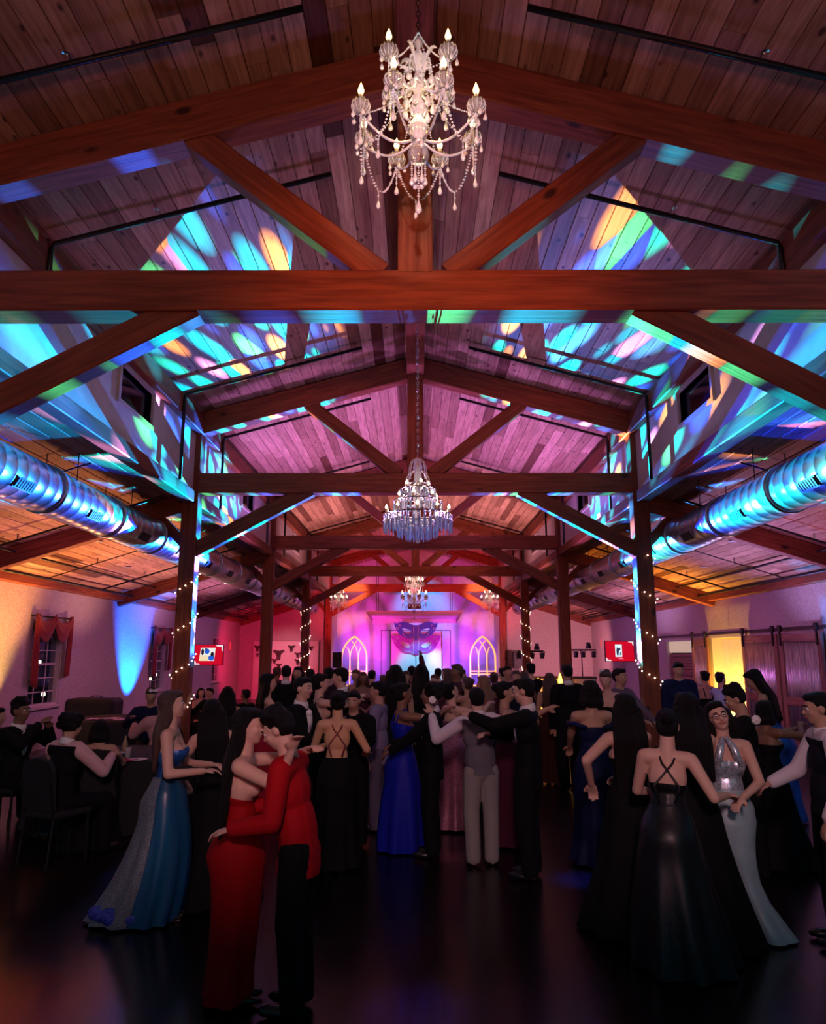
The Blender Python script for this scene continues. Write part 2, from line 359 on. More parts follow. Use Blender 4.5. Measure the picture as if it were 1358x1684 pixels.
# ------------------------------------------------------------------ the hall
T = [5.6, 12.4, 19.2, 26.0, 32.8]; YE, YA, Y0 = 36.6, 32.8, -7.0
NX, WX = 3.83, 7.67
def zc(x): return 7.08-.28*abs(x)           # nave ceiling underside
def za(x): return 4.62-.315*(abs(x)-NX)     # aisle ceiling underside
f = MB(); f.box((-8.2, Y0-.3, -.2), (11.5, YE+.4, 0)); struct(f.build('floor', M_FLOOR), 'dark polished dance floor')

def wall_cells(name, x0, x1, ys, zs, holes, m):
    """wall along Y between x0 and x1, split by openings (ya,yb,za,zb)"""
    b = MB(); ys = sorted(set(ys+[h[0] for h in holes]+[h[1] for h in holes])); zs = sorted(set(zs+[h[2] for h in holes]+[h[3] for h in holes]))
    for i in range(len(ys)-1):
        for j in range(len(zs)-1):
            cy, cz = (ys[i]+ys[i+1])/2, (zs[j]+zs[j+1])/2
            if any(h[0] < cy < h[1] and h[2] < cz < h[3] for h in holes): continue
            b.box((x0, ys[i], zs[j]), (x1, ys[i+1], zs[j+1]))
    return struct(b.build(name, m))
WINS = [(15.05, 16.35), (21.9, 23.15), (28.5, 29.75)]
DOORS_R = [(20.7, 23.2), (17.55, 19.5)]
WZ = (.86, 2.55)
wall_cells('wall_left', -WX-.2, -WX, [Y0, YA+.2], [0, 3.5], [(a, b, *WZ) for a, b in WINS], M_STUCCO)
wall_cells('wall_right', WX, WX+.2, [Y0, YA+.2], [0, 3.5], [(a, b, 0, 2.34) for a, b in DOORS_R], M_STUCCO)
for s, nm in ((-1, 'left'), (1, 'right')):
    CL = [(a, a+1.15) for a in (8.95, 15.7, 22.5)]
    wall_cells('wall_upper_'+nm, s*NX-.06, s*NX+.06, [Y0, YE], [4.6, 6.0], [(a, b, 5.1, 5.56) for a, b in CL], M_PAINT)
    for k, (a, b) in enumerate(CL):
        t = MB(); e = .06
        X0, X1 = (s*NX-.1, s*NX+.1)
        t.box((X0, a-e, 5.1-e), (X1, b+e, 5.1)); t.box((X0, a-e, 5.56), (X1, b+e, 5.56+e)); t.box((X0, a-e, 5.1), (X1, a, 5.56)); t.box((X0, b, 5.1), (X1, b+e, 5.56))
        o = struct(t.build('window_%d' % (4+k+(3 if s > 0 else 0)), M_TRIMW), 'clerestory window frame in the upper %s wall' % nm)
        g = MB(); g.box((s*NX-.01, a, 5.1), (s*NX+.01, b, 5.56)); g.build('pane', mat('night_glass', (.003, .006, .02), .08, spec=.6), o)
    # aisle end wall
    b = MB(); b.box((min(s*NX, s*(WX+.2)), YA, 0), (max(s*NX, s*(WX+.2)), YA+.2, 4.7)); struct(b.build('wall_end_'+nm, M_STUCCO))
    b = MB(); b.box((min(s*NX, s*(NX+.15)), YA, 0), (max(s*NX, s*(NX+.15)), YE, 4.7)); struct(b.build('wall_stage_'+nm, M_PAINT))
b = MB(); b.box((-4.2, YE, 0), (4.2, YE+.2, 7.2)); struct(b.build('wall_stage', M_PAINT), 'plain white wall behind the stage, washed in coloured light')
b = MB(); b.box((-8, Y0-.2, 0), (8, Y0, 7.2)); struct(b.build('wall_rear', M_STUCCO))

# ceilings: slab plus one object for each plank
PW = .18
_pm = {}
def plank_mesh(Lg):
    if Lg not in _pm:
        b = .006; x = Lg/2-.0025; y = PW/2-.002; vs = []
        for sx in (-x, x):
            for (yy, zz) in ((-y+b, 0), (y-b, 0), (y, b), (y, .022), (-y, .022), (-y, b)): vs.append((sx, yy, zz))
        k = MB(); k.add(vs, [tuple(range(5, -1, -1)), tuple(range(6, 12))]+[(i, (i+1) % 6, 6+(i+1) % 6, 6+i) for i in range(6)])
        _pm[Lg] = k.mesh('plank', M_PLANK)
    return _pm[Lg]
def ceiling(side, xa, xb, fz, ya, yb, lens, label):
    s = side; k = MB(); zA, zB = fz(xa)+.022, fz(xb)+.022
    vs = [(s*xa, ya, zA), (s*xb, ya, zB), (s*xb, yb, zB), (s*xa, yb, zA)]; vs += [(x, y, z+.12) for x, y, z in vs]
    k.add(vs, [(3,2,1,0),(4,5,6,7),(0,1,5,4),(1,2,6,5),(2,3,7,6),(3,0,4,7)])
    root = struct(k.build('ceiling', M_SLAB), label)
    slope = math.atan2(fz(xb)-fz(xa), xb-xa); n = int(round(math.hypot(xb-xa, fz(xb)-fz(xa))/PW)); cnt = 0; rest = MB()
    for i in range(n):
        t = (i+.5)/n; x = xa+(xb-xa)*t; z = fz(x); y = ya-random.random()*2.0
        while y < yb:
            Lg = random.choice(lens); y2 = min(y+Lg, yb)
            yc = y+Lg/2
            if y2 > ya and yc+Lg/2 <= yb+.1:
                if cnt < 300:
                    o = link('plank', plank_mesh(Lg), root); cnt += 1
                    X = Vector((0, 1, 0)); Z = Vector((-math.sin(slope)*s, 0, math.cos(slope))); Y = Z.cross(X)
                    jit = random.uniform(-.002, .002)
                    o.matrix_local = Matrix.Translation(Vector((s*x, yc, z+jit))) @ Matrix((X, Y, Z)).transposed().to_4x4()
                else: rest.box((s*x-PW/2+.003, y, z), (s*x+PW/2-.003, y2, z+.02))
            elif y2 > ya:
                rest.box((s*x-PW/2*math.cos(slope)+.002, max(y, ya), z), (s*x+PW/2*math.cos(slope)-.002, y2, z+.02))
            y += Lg
    if rest.v:
        o = rest.build('far_planks', M_PLANK, root); o['kind'] = 'stuff'
    return root
ceiling(-1, 0, NX, zc, 2.5, YE, [3.2, 4.2, 5.0], 'boarded pine slope of the nave, left side')
ceiling(1, 0, NX, zc, 2.5, YE, [3.2, 4.2, 5.0], 'boarded pine slope of the nave, right side')
ceiling(-1, NX, WX, za, 5.0, YA, [3.2, 4.2], 'low boarded ceiling over the left aisle')
ceiling(1, NX, WX, za, 5.0, YA, [3.2, 4.2], 'low boarded ceiling over the right aisle')
for s in (-1, 1):   # plain boarding behind the camera
    k = MB()
    for xa, xb, fz, ye in ((0, NX, zc, 2.5), (NX, WX, za, 5.0)):
        vs = [(s*xa, Y0, fz(xa)), (s*xb, Y0, fz(xb)), (s*xb, ye, fz(xb)), (s*xa, ye, fz(xa))]; vs += [(x, y, z+.12) for x, y, z in vs]
        k.add(vs, [(3,2,1,0),(4,5,6,7),(0,1,5,4),(1,2,6,5),(2,3,7,6),(3,0,4,7)])
    struct(k.build('ceiling', M_PLANK), 'boarding above and behind the viewer')

# timber frames
PL = ['nearest timber roof frame, its wide tie beam crossing above the chandelier', 'second timber roof frame, fairy lights round its posts', 'third timber roof frame, behind the big crystal chandelier',
      'fourth timber roof frame, dark against the red light', 'last timber roof frame at the stage opening, lit red']
for i, y in enumerate(T):
    th = thing('timber_frame', PL[i], 'roof truss', (0, y, 0), group='timber roof frames of the hall')
    zt = 4.77
    for s in (-1, 1):
        beam('post', (s*(NX-.02), y, 0), (s*(NX-.02), y, 5.75), .27, .27, th)
        beam('rafter', (0, y, zc(0)-.215), (s*(NX+.05), y, zc(NX+.05)-.215), .24, .38, th)
        beam('strut', (s*.28, y, 4.93), (s*1.86, y, 6.2), .18, .22, th)
        beam('knee_brace', (s*(NX-.1), y, 3.62), (s*1.78, y, 4.68), .18, .24, th)
        beam('aisle_rafter', (s*NX, y, za(NX)-.16), (s*WX, y, za(WX)-.16), .2, .30, th)
        beam('aisle_brace', (s*(NX+.05), y, 3.72), (s*(NX+.62), y, 4.3), .12, .16, th)
    beam('tie_beam', (-NX+.1, y, zt), (NX-.1, y, zt), .265, .345, th)
    beam('king_post', (0, y, 4.92), (0, y, 6.95), .28, .28, th)
    if i in (2, 3):
        pass
for s, nm in ((-1, 'left'), (1, 'right')):
    o = beam('eave_beam', (s*(NX-.08), 1.5, 5.79), (s*(NX-.08), YE, 5.79), .22, .32); tag(o, 'long timber eave beam under the nave roof, %s side' % nm, 'beam')
    o = beam('wall_plate', (s*(NX-.02), 1.5, 4.52), (s*(NX-.02), YA, 4.52), .2, .2); tag(o, 'long timber plate carrying the %s aisle roof' % nm, 'beam')
    o = beam('wall_beam', (s*(WX-.1), 3, 3.32), (s*(WX-.1), YA, 3.32), .2, .16); tag(o, 'dark beam along the top of the %s wall' % nm, 'beam')
o = beam('ridge_beam', (0, 2.5, 6.86), (0, YE, 6.86), .3, .3); tag(o, 'dark ridge beam running along the roof peak', 'beam')

# sprinkler pipes
def pipe_run(pts, label, r=.024, heads=()):
    o = MB(); o.tube(pts, r, 8); ro = o.build('sprinkler_pipe', M_BLACKM, None, True); tag(ro, label, 'pipe', 'black sprinkler pipes under the roof')
    for h in heads:
        k = MB(); k.tube([h, Vector(h)+Vector((0, 0, .09))], .012, 6); k.lathe([(.001, .0), (.03, .004), (.03, .01), (.001, .012)], 8, (h[0], h[1], h[2]+.085)); k.build('sprinkler_head', M_CHROME, ro)
NB = ['nearest bay, high above the viewer', 'first bay beyond the nearest frame', 'just before the second frame', 'just past the second frame', 'just before the third frame', 'just past the third frame', 'before the fourth frame', 'past the fourth frame']
for k, y in enumerate([4.78, 6.75, 11.1, 13.5, 17.9, 20.3, 24.7, 27.3]):
    for s, nm in ((-1, 'left'), (1, 'right')):
        x0, x1 = .85, 3.6; pts = [(s*x0, y, zc(x0)-.14), (s*x1, y, zc(x1)-.14)]
        if k > 0: pts += [(s*(x1+.02), y, zc(x1)-.2), (s*(x1+.02), y, 5.5 if k == 1 else 4.55)]
        pipe_run(pts, 'black sprinkler pipe on the %s slope, %s' % (nm, NB[k]), .026, [(s*2.6, y, zc(2.6)-.13)])
for s, nm in ((-1, 'left'), (1, 'right')):
    for k, y in enumerate([9.3, 11.6, 14.6, 17.2, 21.4, 24.2, 28.5]):
        x0, x1 = 4.2, 7.3
        pipe_run([(s*x0, y, za(x0)-.16), (s*x1, y, za(x1)-.16)], 'black pipe across the %s aisle ceiling, number %s from the viewer' % (nm, ['one', 'two', 'three', 'four', 'five', 'six', 'seven'][k]), .02 if k % 2 else .011, [(s*6.3, y, za(6.3)-.15)])
    for k, (x, dz, r) in enumerate(((7.25, .17, .03), (6.7, .12, .022))):
        pipe_run([(s*x, 5, za(x)-dz), (s*x, YA-.3, za(x)-dz)], 'long pipe running along the %s aisle ceiling, %s the wall' % (nm, 'close to' if k == 0 else 'further from'), r)
    for k, y in enumerate([10.2, 13.6, 16.4, 20.6, 23.2, 27.2, 30.0]):
        x = 5.9 if k % 2 else 6.4
        c = MB(); c.lathe([(.001, -.012), (.075, -.012), (.1, -.004), (.1, .0)], 16, (s*x, y, za(x)-.003))
        o = c.build('recessed_light', mat('can_light', (.5, .45, .5), .3, .2), None, True); tag(o, 'small round recessed light in the %s aisle ceiling, %s from the viewer' % (nm, ['first', 'second', 'third', 'fourth', 'fifth', 'sixth', 'seventh'][k]), 'ceiling light', 'recessed lights in the aisle ceilings')

# ventilation ducts
def duct_mesh(Lg, R, ridges):
    pr = []; n = 28
    k = MB(); vs, fs = [], []
    ys = []
    for i in range(ridges):
        y = Lg*i/ridges; ys += [(y, R), (y+.012, R+.004), (y+.024, R), ]
    ys.append((Lg, R))
    for (y, r) in ys:
        for j in range(n): q = 2*PI*j/n; vs.append((r*math.cos(q), y, r*math.sin(q)))
    for i in range(len(ys)-1):
        for j in range(n): fs.append((i*n+j, i*n+(j+1) % n, (i+1)*n+(j+1) % n, (i+1)*n+j))
    k.add(vs, fs); return k.mesh('duct_section', M_DUCT, True)
DSM = duct_mesh(1.8, .285, 8)
for s, nm in ((-1, 'left'), (1, 'right')):
    root = thing('ventilation_duct', 'long round spiral metal air duct hanging in the %s aisle' % nm, 'air duct', (s*4.42, 3.2, 3.84), group='round air ducts')
    for i in range(16):
        o = link('duct_section', DSM, root); o.location = (0, i*1.8, 0)
        c = MB(); rr = .285
        vs, fs = [], []; n = 28
        for (y, r) in ((-.05, rr+.004), (-.05, rr+.018), (.05, rr+.018), (.05, rr+.004)):
            for j in range(n): q = 2*PI*j/n; vs.append((r*math.cos(q), y, r*math.sin(q)))
        for a in range(3):
            for j in range(n): fs.append((a*n+j, a*n+(j+1) % n, (a+1)*n+(j+1) % n, (a+1)*n+j))
        c.add(vs, fs); o = c.build('collar', M_DUCT, root, True); o.location = (0, i*1.8, 0)
        h = MB(); zt = za(4.42)-3.84
        h.tube([(-.2, i*1.8+.4, .2), (-.2, i*1.8+.4, zt+.04)], .006, 5); h.build('hanger', M_BLACKM, root)
        h = MB(); h.tube([(.2, i*1.8+.4, .2), (.2, i*1.8+.4, zt-.03)], .006, 5); h.build('hanger', M_BLACKM, root)
        # side register facing the room
        g = MB(); a0 = math.radians(-25)
        for j in range(7):
            y = i*1.8+.75+j*.05; q = -.35
            g.box((-.3, y, -.05), (-.27, y+.03, .05))
        g.box((-.295, i*1.8+.72, -.065), (-.268, i*1.8+1.12, -.05)); g.box((-.295, i*1.8+.72, .05), (-.268, i*1.8+1.12, .065))
        o = g.build('air_grille', M_GRILLE, root)
        o.rotation_euler = (0, (PI+.55) if s < 0 else -.55, 0)

# windows on the left wall with curtains and the garden outside
for k, (a, b) in enumerate(WINS):
    X = -WX; fr = MB(); e = .06
    fr.box((X-.2, a, WZ[0]), (X-.02, a+.05, WZ[1])); fr.box((X-.2, b-.05, WZ[0]), (X-.02, b, WZ[1]))
    fr.box((X-.2, a+.05, WZ[1]-.05), (X-.02, b-.05, WZ[1])); fr.box((X-.2, a+.05, WZ[0]), (X-.02, b-.05, WZ[0]+.05))
    o = struct(fr.build('window_%d' % (k+1), M_TRIMW), 'tall white sash window in the left wall, %s from the viewer' % ['first', 'second', 'third'][k])
    sl = MB(); sl.box((X-.02, a-.06, WZ[0]-.05), (X+.07, b+.06, WZ[0]-.005)); sl.build('window_sill', M_TRIMW, o)
    mu = MB(); zm = (WZ[0]+WZ[1])/2
    for i in (1, 2): yy = a+(b-a)*i/3; mu.box((X-.12, yy-.009, WZ[0]+.05), (X-.10, yy+.009, WZ[1]-.05))
    for i in range(1, 6): zz = WZ[0]+(WZ[1]-WZ[0])*i/6; t = .022 if i == 3 else .009; mu.box((X-.125, a+.05, zz-t), (X-.095, b-.05, zz+t))
    mu.build('glazing_bars', M_TRIMW, o)
    g = MB(); g.box((X-.112, a+.05, WZ[0]+.05), (X-.108, b-.05, WZ[1]-.05)); g.build('pane', M_GLASS, o)
    # scarf curtain
    if k < 2:
        rt = thing('swag_curtain', 'dark red scarf curtain draped over the %s left window' % ['first', 'second'][k], 'curtain', (X+.09, (a+b)/2, WZ[1]), group='red scarf curtains')
        hw = (b-a)/2+.14; rod = MB(); rod.tube([(-.11, -hw, .12), (0, -hw, .12), (0, hw, .12), (-.11, hw, .12)], .014, 8); rod.build('curtain_rod', M_BLACKM, rt)
        for sgn, ln in ((-1, 1.38), (1, 1.25)):
            vs, fs = [], []; nz, ny = 14, 16
            for i in range(nz+1):
                t = i/nz; wd = .10+.11*min(1, t*1.4)*(1.35 if sgn < 0 else .8)
                for j in range(ny+1):
                    q = j/ny; vs.append((.03+.028*math.sin(q*PI*5+t), sgn*(hw-.05)+(q-.5)*wd*1.2-(sgn*.05*t), .16-ln*t-(.1*q if sgn < 0 else .05*(1-q))*t))
            for i in range(nz):
                for j in range(ny): fs.append((i*(ny+1)+j, i*(ny+1)+j+1, (i+1)*(ny+1)+j+1, (i+1)*(ny+1)+j))
            c = MB(); c.add(vs, fs); o = c.build('curtain_tail', M_CURT, rt, True); md = o.modifiers.new('s', 'SOLIDIFY'); md.thickness = .008
        for sgn in (-1, 1):
            vs, fs = [], []; nz, ny = 8, 20
            for j in range(ny+1):
                q = j/ny; yy = -hw+.02+(q)*(hw) if sgn < 0 else q*hw-.02
                dip = math.sin(q*PI)**.8
                for i in range(nz+1):
                    t = i/nz; vs.append((.02+.04*math.sin(t*PI)+.012*math.sin(t*14), yy, .18-(.16+.04)*t-dip*(.16+.22*t)))
            for j in range(ny):
                for i in range(nz): fs.append((j*(nz+1)+i, j*(nz+1)+i+1, (j+1)*(nz+1)+i+1, (j+1)*(nz+1)+i))
            c = MB(); c.add(vs, fs); o = c.build('swag', M_CURT, rt, True); md = o.modifiers.new('s', 'SOLIDIFY'); md.thickness = .008
# garden outside the windows
def shrub(x, y, r, h, label):
    rt = thing('garden_shrub', label, 'shrub', (x, y, -.2), group='shrubs in the dark garden')
    st = MB(); st.tube([(0, 0, 0), (.03, .02, h*.5), (0, 0, h*.8)], [.05, .04, .02], 6); st.build('stem', mat('bark', (.04, .03, .02), .9), rt)
    lv = MB(); rr = random.Random(int(y*10))
    for i in range(260):
        a = rr.uniform(0, 2*PI); t = rr.uniform(.05, 1); q = r*math.sqrt(rr.random())*math.sin(PI*(.25+.7*t))
        c = Vector((q*math.cos(a), q*math.sin(a), .15+h*t)); n = Vector((rr.uniform(-1, 1), rr.uniform(-1, 1), rr.uniform(-.3, 1))).normalized(); u = n.orthogonal().normalized()*.11; v = n.cross(u)*.5
        lv.add([c-u, c+v+n*.015, c+u, c-v+n*.015], [(0, 1, 2, 3)])
    o = lv.build('foliage', M_LEAF, rt); o['kind'] = 'stuff'
gx = MB(); gx.box((-30, 8, -.4), (-WX-.25, 50, -.2)); struct(gx.build('garden_ground', mat('night_lawn', (.02, .03, .015), .9)))
for i, (x, y, r, h) in enumerate([(-10.4, 18.5, 1.1, 2.6), (-9.2, 21.2, .7, 1.4), (-10.5, 22.2, 1.2, 3.0), (-10.3, 26.5, 1.0, 2.8), (-9.2, 30.2, .8, 2.0), (-10.0, 32.5, 1.1, 2.9), (-10.2, 37.5, 1.1, 2.7), (-12.5, 24.2, 1.4, 3.4), (-12.6, 30.0, 1.4, 3.4)]):
    shrub(x, y, r, h, 'dark leafy shrub outside the left windows, %s one seen' % ['first', 'second low', 'third tall', 'fourth', 'fifth low', 'sixth', 'seventh', 'eighth far', 'ninth far'][i])
for i, (x, y, z) in enumerate([(-8.6, 17.6, 1.0), (-8.9, 18.6, .98), (-9.0, 19.6, .95), (-10.2, 20.5, 1.7), (-8.8, 25.2, 1.1), (-9.1, 26.6, 1.2), (-9.2, 27.6, .95)]):
    g = MB(); g.ball((0, 0, 0), .05, 8, 6); o = g.build('garden_lamp', M_GARDEN, None, True); o.location = (x, y, z)
    p = MB(); p.tube([(0, 0, -.05), (0, 0, -(z+.2))], .012, 6); p.build('lamp_stake', M_BLACKM, o)
    tag(o, 'small glowing garden lamp outside the left windows, %s from the viewer' % ['first', 'second', 'third', 'fourth', 'fifth', 'sixth', 'seventh'][i], 'garden lamp', 'garden lamps outside')
# ------------------------------------------------------------------ right wall: barn doors, recess and servery
tr = thing('door_track', 'long black steel barn door track along the right wall', 'door track', (WX-.11, 0, 2.42))
k = MB(); k.box((-.012, 13.2, -.03), (.012, 23.6, .03)); k.build('rail', M_BLACKM, tr)
k = MB()
for y in [13.6+i*1.2 for i in range(9)]: k.tube([(0, y, 0), (.11, y, 0)], .014, 6)
k.build('standoff_bolts', M_BLACKM, tr)
for n_, (ya, yb, lb) in enumerate([(14.05, 15.72, 'barn door nearest the viewer, pinkish corrugated metal in a wood frame'), (15.8, 17.5, 'middle barn door, blue-lit corrugated metal in a wood frame'), (19.55, 20.68, 'narrow pink-lit barn door beyond the glowing yellow recess')]):
    rt = struct(thing('door_%d' % (n_+1), lb, None, (WX-.09, ya, .03))); W = yb-ya; H = 2.3; fw = .16
    for nm, a, b in (('frame_post', (0, fw/2, 0), (0, fw/2, H)), ('frame_post', (0, W-fw/2, 0), (0, W-fw/2, H)), ('frame_rail', (0, fw, H-.09), (0, W-fw, H-.09)), ('frame_rail', (0, fw, .1), (0, W-fw, .1)), ('frame_rail', (0, fw, .95), (0, W-fw, .95))):
        beam(nm, a, b, .05, .16, rt, M_BARN, .004, True)
    cm = MB(); vs, fs = [], []; n = int((W-2*fw)/.0125)
    for i in range(n+1):
        y = fw+(W-2*fw)*i/n; x = .016*math.sin(i*PI/4)
        vs += [(x, y, .15), (x, y, H-.15)]
    for i in range(n): fs.append((2*i, 2*i+2, 2*i+3, 2*i+1))
    cm.add(vs, fs); o = cm.build('corrugated_panel', M_METALW, rt, True); md = o.modifiers.new('s', 'SOLIDIFY'); md.thickness = .003
    for y in (.12, W-.12):
        k = MB(); k.box((-.055, y-.025, H-.25), (-.03, y+.025, H+.16)); k.tube([(-.06, y, H+.10), (-.015, y, H+.10)], .075, 14); k.build('roller_hanger', M_BLACKM, rt)
# recess with a plain white door, lit amber
k = MB(); ya, yb = 17.55, 19.5
k.box((WX+.2, ya-.1, 0), (WX+.3, yb+.1, 2.5)); rc = struct(k.build('door_4', M_PAINT), 'plain white door set back in a recess, lit glowing yellow')
k = MB(); k.box((WX-.02, ya-.08, 0), (WX+.2, ya+.03, 2.40)); k.box((WX-.02, yb-.03, 0), (WX+.2, yb+.04, 2.40)); k.box((WX-.02, ya+.03, 2.31), (WX+.2, yb-.03, 2.40)); k.build('door_frame', M_TRIMW, rc)
k = MB(); k.tube([(WX+.2, ya+.15, 1.0), (WX+.13, ya+.15, 1.0)], .02, 8); k.ball((WX+.12, ya+.15, 1.0), .03); k.build('door_handle', M_CHROME, rc)
# servery hatch
ya, yb = 20.7, 23.2
sh = struct(thing('door_5', 'closed brown slatted shutter under a cream panel at the far right', None, (WX+.12, ya, 0)))
k = MB(); k.box((.05, 0, 0), (.08, yb-ya, 2.34)); k.build('backing', M_BLK, sh)
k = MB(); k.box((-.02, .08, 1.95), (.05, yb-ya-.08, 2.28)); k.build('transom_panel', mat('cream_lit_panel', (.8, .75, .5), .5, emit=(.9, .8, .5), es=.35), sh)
k = MB()
k.box((-.1, 0, 0), (.06, .08, 2.34)); k.box((-.1, yb-ya-.08, 0), (.06, yb-ya, 2.34)); k.box((-.1, .08, 2.28), (.06, yb-ya-.08, 2.34)); k.build('frame', M_TRIMW, sh)
for i in range(21):
    z = .03+i*.09; beam('slat', (0, .09, z+.04), (0, yb-ya-.09, z+.04), .05, .076, sh, M_BARN, .006, True)
# black bin row / padded bench by the barn doors
# ------------------------------------------------------------------ televisions
def emi(name, c, s=1.0): return mat(name, (0, 0, 0), .4, emit=c, es=s)
def television(u, v, d, label, face, draw, wall):
    p = P(u, v, d); rt = thing('television', label, 'television', p, face, 'wall televisions')
    W, H = 1.04, .70
    k = MB(); k.box((-W/2, .012, -H/2), (W/2, .06, H/2)); k.box((-.3, .06, -.2), (.3, .09, .2)); k.build('casing', M_BLK, rt)
    k = MB(); b = .018
    for a, c in (((-W/2, 0, -H/2), (W/2, .014, -H/2+b)), ((-W/2, 0, H/2-b), (W/2, .014, H/2)), ((-W/2, 0, -H/2+b), (-W/2+b, .014, H/2-b)), ((W/2-b, 0, -H/2+b), (W/2, .014, H/2-b))): k.box(a, c)
    k.build('bezel', M_BLK, rt)
    k = MB(); k.box((-W/2+b, .005, -H/2+b), (W/2-b, .012, H/2-b)); sc = k.build('screen', emi('screen_red', (1, .003, .03), .62), rt)
    draw(sc, W, H)
    k = MB(); L = wall; k.tube([(0, .08, 0), (L*.5, .35, 0), (L, .25, 0)], .025, 6); k.box((L-.02, .13, -.15), (L+.02, .37, .15)); k.build('wall_bracket', M_BLACKM, rt)
def flat(parent, polys, c, y, nm, s=1.0):
    k = MB()
    for p in polys: k.prism(p, y, y-.001)
    k.build(nm, emi(nm, c, s), parent)
def blob(cx, cz, rx, rz, n=14): return [(cx+rx*math.cos(2*PI*i/n), cz+rz*math.sin(2*PI*i/n)) for i in range(n)]
def draw_left(sc, W, H):
    flat(sc, [[(-.34, -.2), (.2, -.2), (.24, .24), (-.28, .24)]], (.95, .9, .85), .004, 'slide_photo', .9)
    flat(sc, [[(-.34, -.2), (0, -.2), (0, -.02), (-.32, -.02)]], (.95, .78, .5), .0025, 'photo_wall', .9)
    flat(sc, [blob(.1, -.1, .11, .09), blob(-.06, .12, .09, .09)], (.02, .12, .7), .0015, 'photo_blue_clothes', .9)
    flat(sc, [blob(-.22, .1, .05, .11), blob(.13, .02, .06, .08), blob(-.1, .2, .04, .03)], (.01, .01, .03), .001, 'photo_dark_hair', .9)
    flat(sc, [[(.25, .33), (.5, .33), (.5, .12), (.46, .14), (.45, .27), (.28, .28)], [(-.5, -.33), (-.3, -.33), (-.34, -.28), (-.44, -.28), (-.46, -.2), (-.5, -.2)]], (1, .8, .85), .004, 'slide_flourish', .9)
def draw_right(sc, W, H):
    flat(sc, [[(-.16, -.19), (.08, -.19), (.08, .23), (-.16, .23)]], (.75, .95, 1), .004, 'slide_picture', 1.0)
    flat(sc, [[(-.11, -.13), (-.06, -.15), (-.02, .02), (.03, .05), (.02, .12), (-.05, .1), (-.1, .14), (-.12, .02)], [(.0, -.14), (.045, -.12), (.04, -.01), (.01, -.03)]], (.02, .03, .1), .002, 'picture_ink_shapes', 1.0)
    flat(sc, [[(-.5, -.33), (-.3, -.33), (-.33, -.29), (-.42, -.28), (-.47, -.22), (-.5, -.21)], [(.5, .33), (.3, .33), (.34, .3), (.44, .29), (.47, .2), (.5, .18)]], (1, .8, .85), .004, 'slide_flourish', .9)
    flat(sc, [[(-.05, -.255), (.12, -.255), (.12, -.24), (-.05, -.24)]], (1, .5, .6), .004, 'slide_caption_bar', .9)
television(343, 1077, 25.8, 'television on the left wall showing a photo of people on red', -.12, draw_left, -.55)
television(1019, 1071, 25.8, 'television on the right wall, white picture on a bright red slide', .12, draw_right, .55)

# ------------------------------------------------------------------ stage
k = MB(); k.box((-NX+.15, 33.1, 0), (NX-.15, YE, .45)); struct(k.build('stage_floor', mat('stage_carpet', (.02, .02, .025), .8)), 'low dark stage platform')
# sloping canopy over the backdrop
ca = thing('stage_canopy', 'tilted white canopy box hung over the mask backdrop', 'canopy', (-.05, 33.4, 3.78))
def slab(name, q, th, m, par):
    k = MB(); vs = [Vector(p) for p in q]; n = (vs[1]-vs[0]).cross(vs[3]-vs[0]).normalized()*th
    vs += [p+n for p in vs]; k.add(vs, [(3,2,1,0),(4,5,6,7),(0,1,5,4),(1,2,6,5),(2,3,7,6),(3,0,4,7)]); return k.build(name, m, par)
A, B = 2.13, 2.0
slab('sloping_panel', [(-A, 0, 0), (A, 0, 0), (B, 2.1, -.25), (-B, 2.1, -.25)], .03, M_PAINT, ca)
slab('front_lip', [(-B, 2.1, -.44), (B, 2.1, -.44), (B, 2.1, -.25), (-B, 2.1, -.25)], .03, M_PAINT, ca)
slab('dark_slot', [(-B+.02, 2.085, -.40), (B-.02, 2.085, -.40), (B-.02, 2.085, -.27), (-B+.02, 2.085, -.27)], -.012, mat('slot_grey', (.16, .12, .16), .7), ca)
for s in (-1, 1): slab('side_cheek', [(s*A, 0, 0), (s*B, 2.1, -.44), (s*B, 2.1, -.2), (s*A, 0, .06)], .03*s, M_PAINT, ca)
k = MB()
for s in (-1, 1): k.tube([(s*1.7, .2, .0), (s*1.7, .2, 2.5)], .012, 6); k.tube([(s*1.7, 1.9, -.2), (s*1.7, 1.9, 2.5)], .012, 6)
k.build('hanging_cables', M_BLACKM, ca)
# projector
pj = thing('projector', 'black projector hanging behind the far chandelier', 'projector', P(681, 997, 31.4))
k = MB(); k.box((-.27, -.2, -.1), (.27, .2, .1)); k.build('casing', M_BLK, pj)
k = MB(); k.tube([(.1, .2, 0), (.1, .25, 0)], .06, 12); k.tube([(-.05, -.2, -.02), (-.05, -.204, -.02)], .02, 8); k.build('lens', M_CHROME, pj)
k = MB(); k.tube([(0, 0, .1), (0, 0, 2.9)], .02, 8); k.build('ceiling_pole', M_BLACKM, pj)
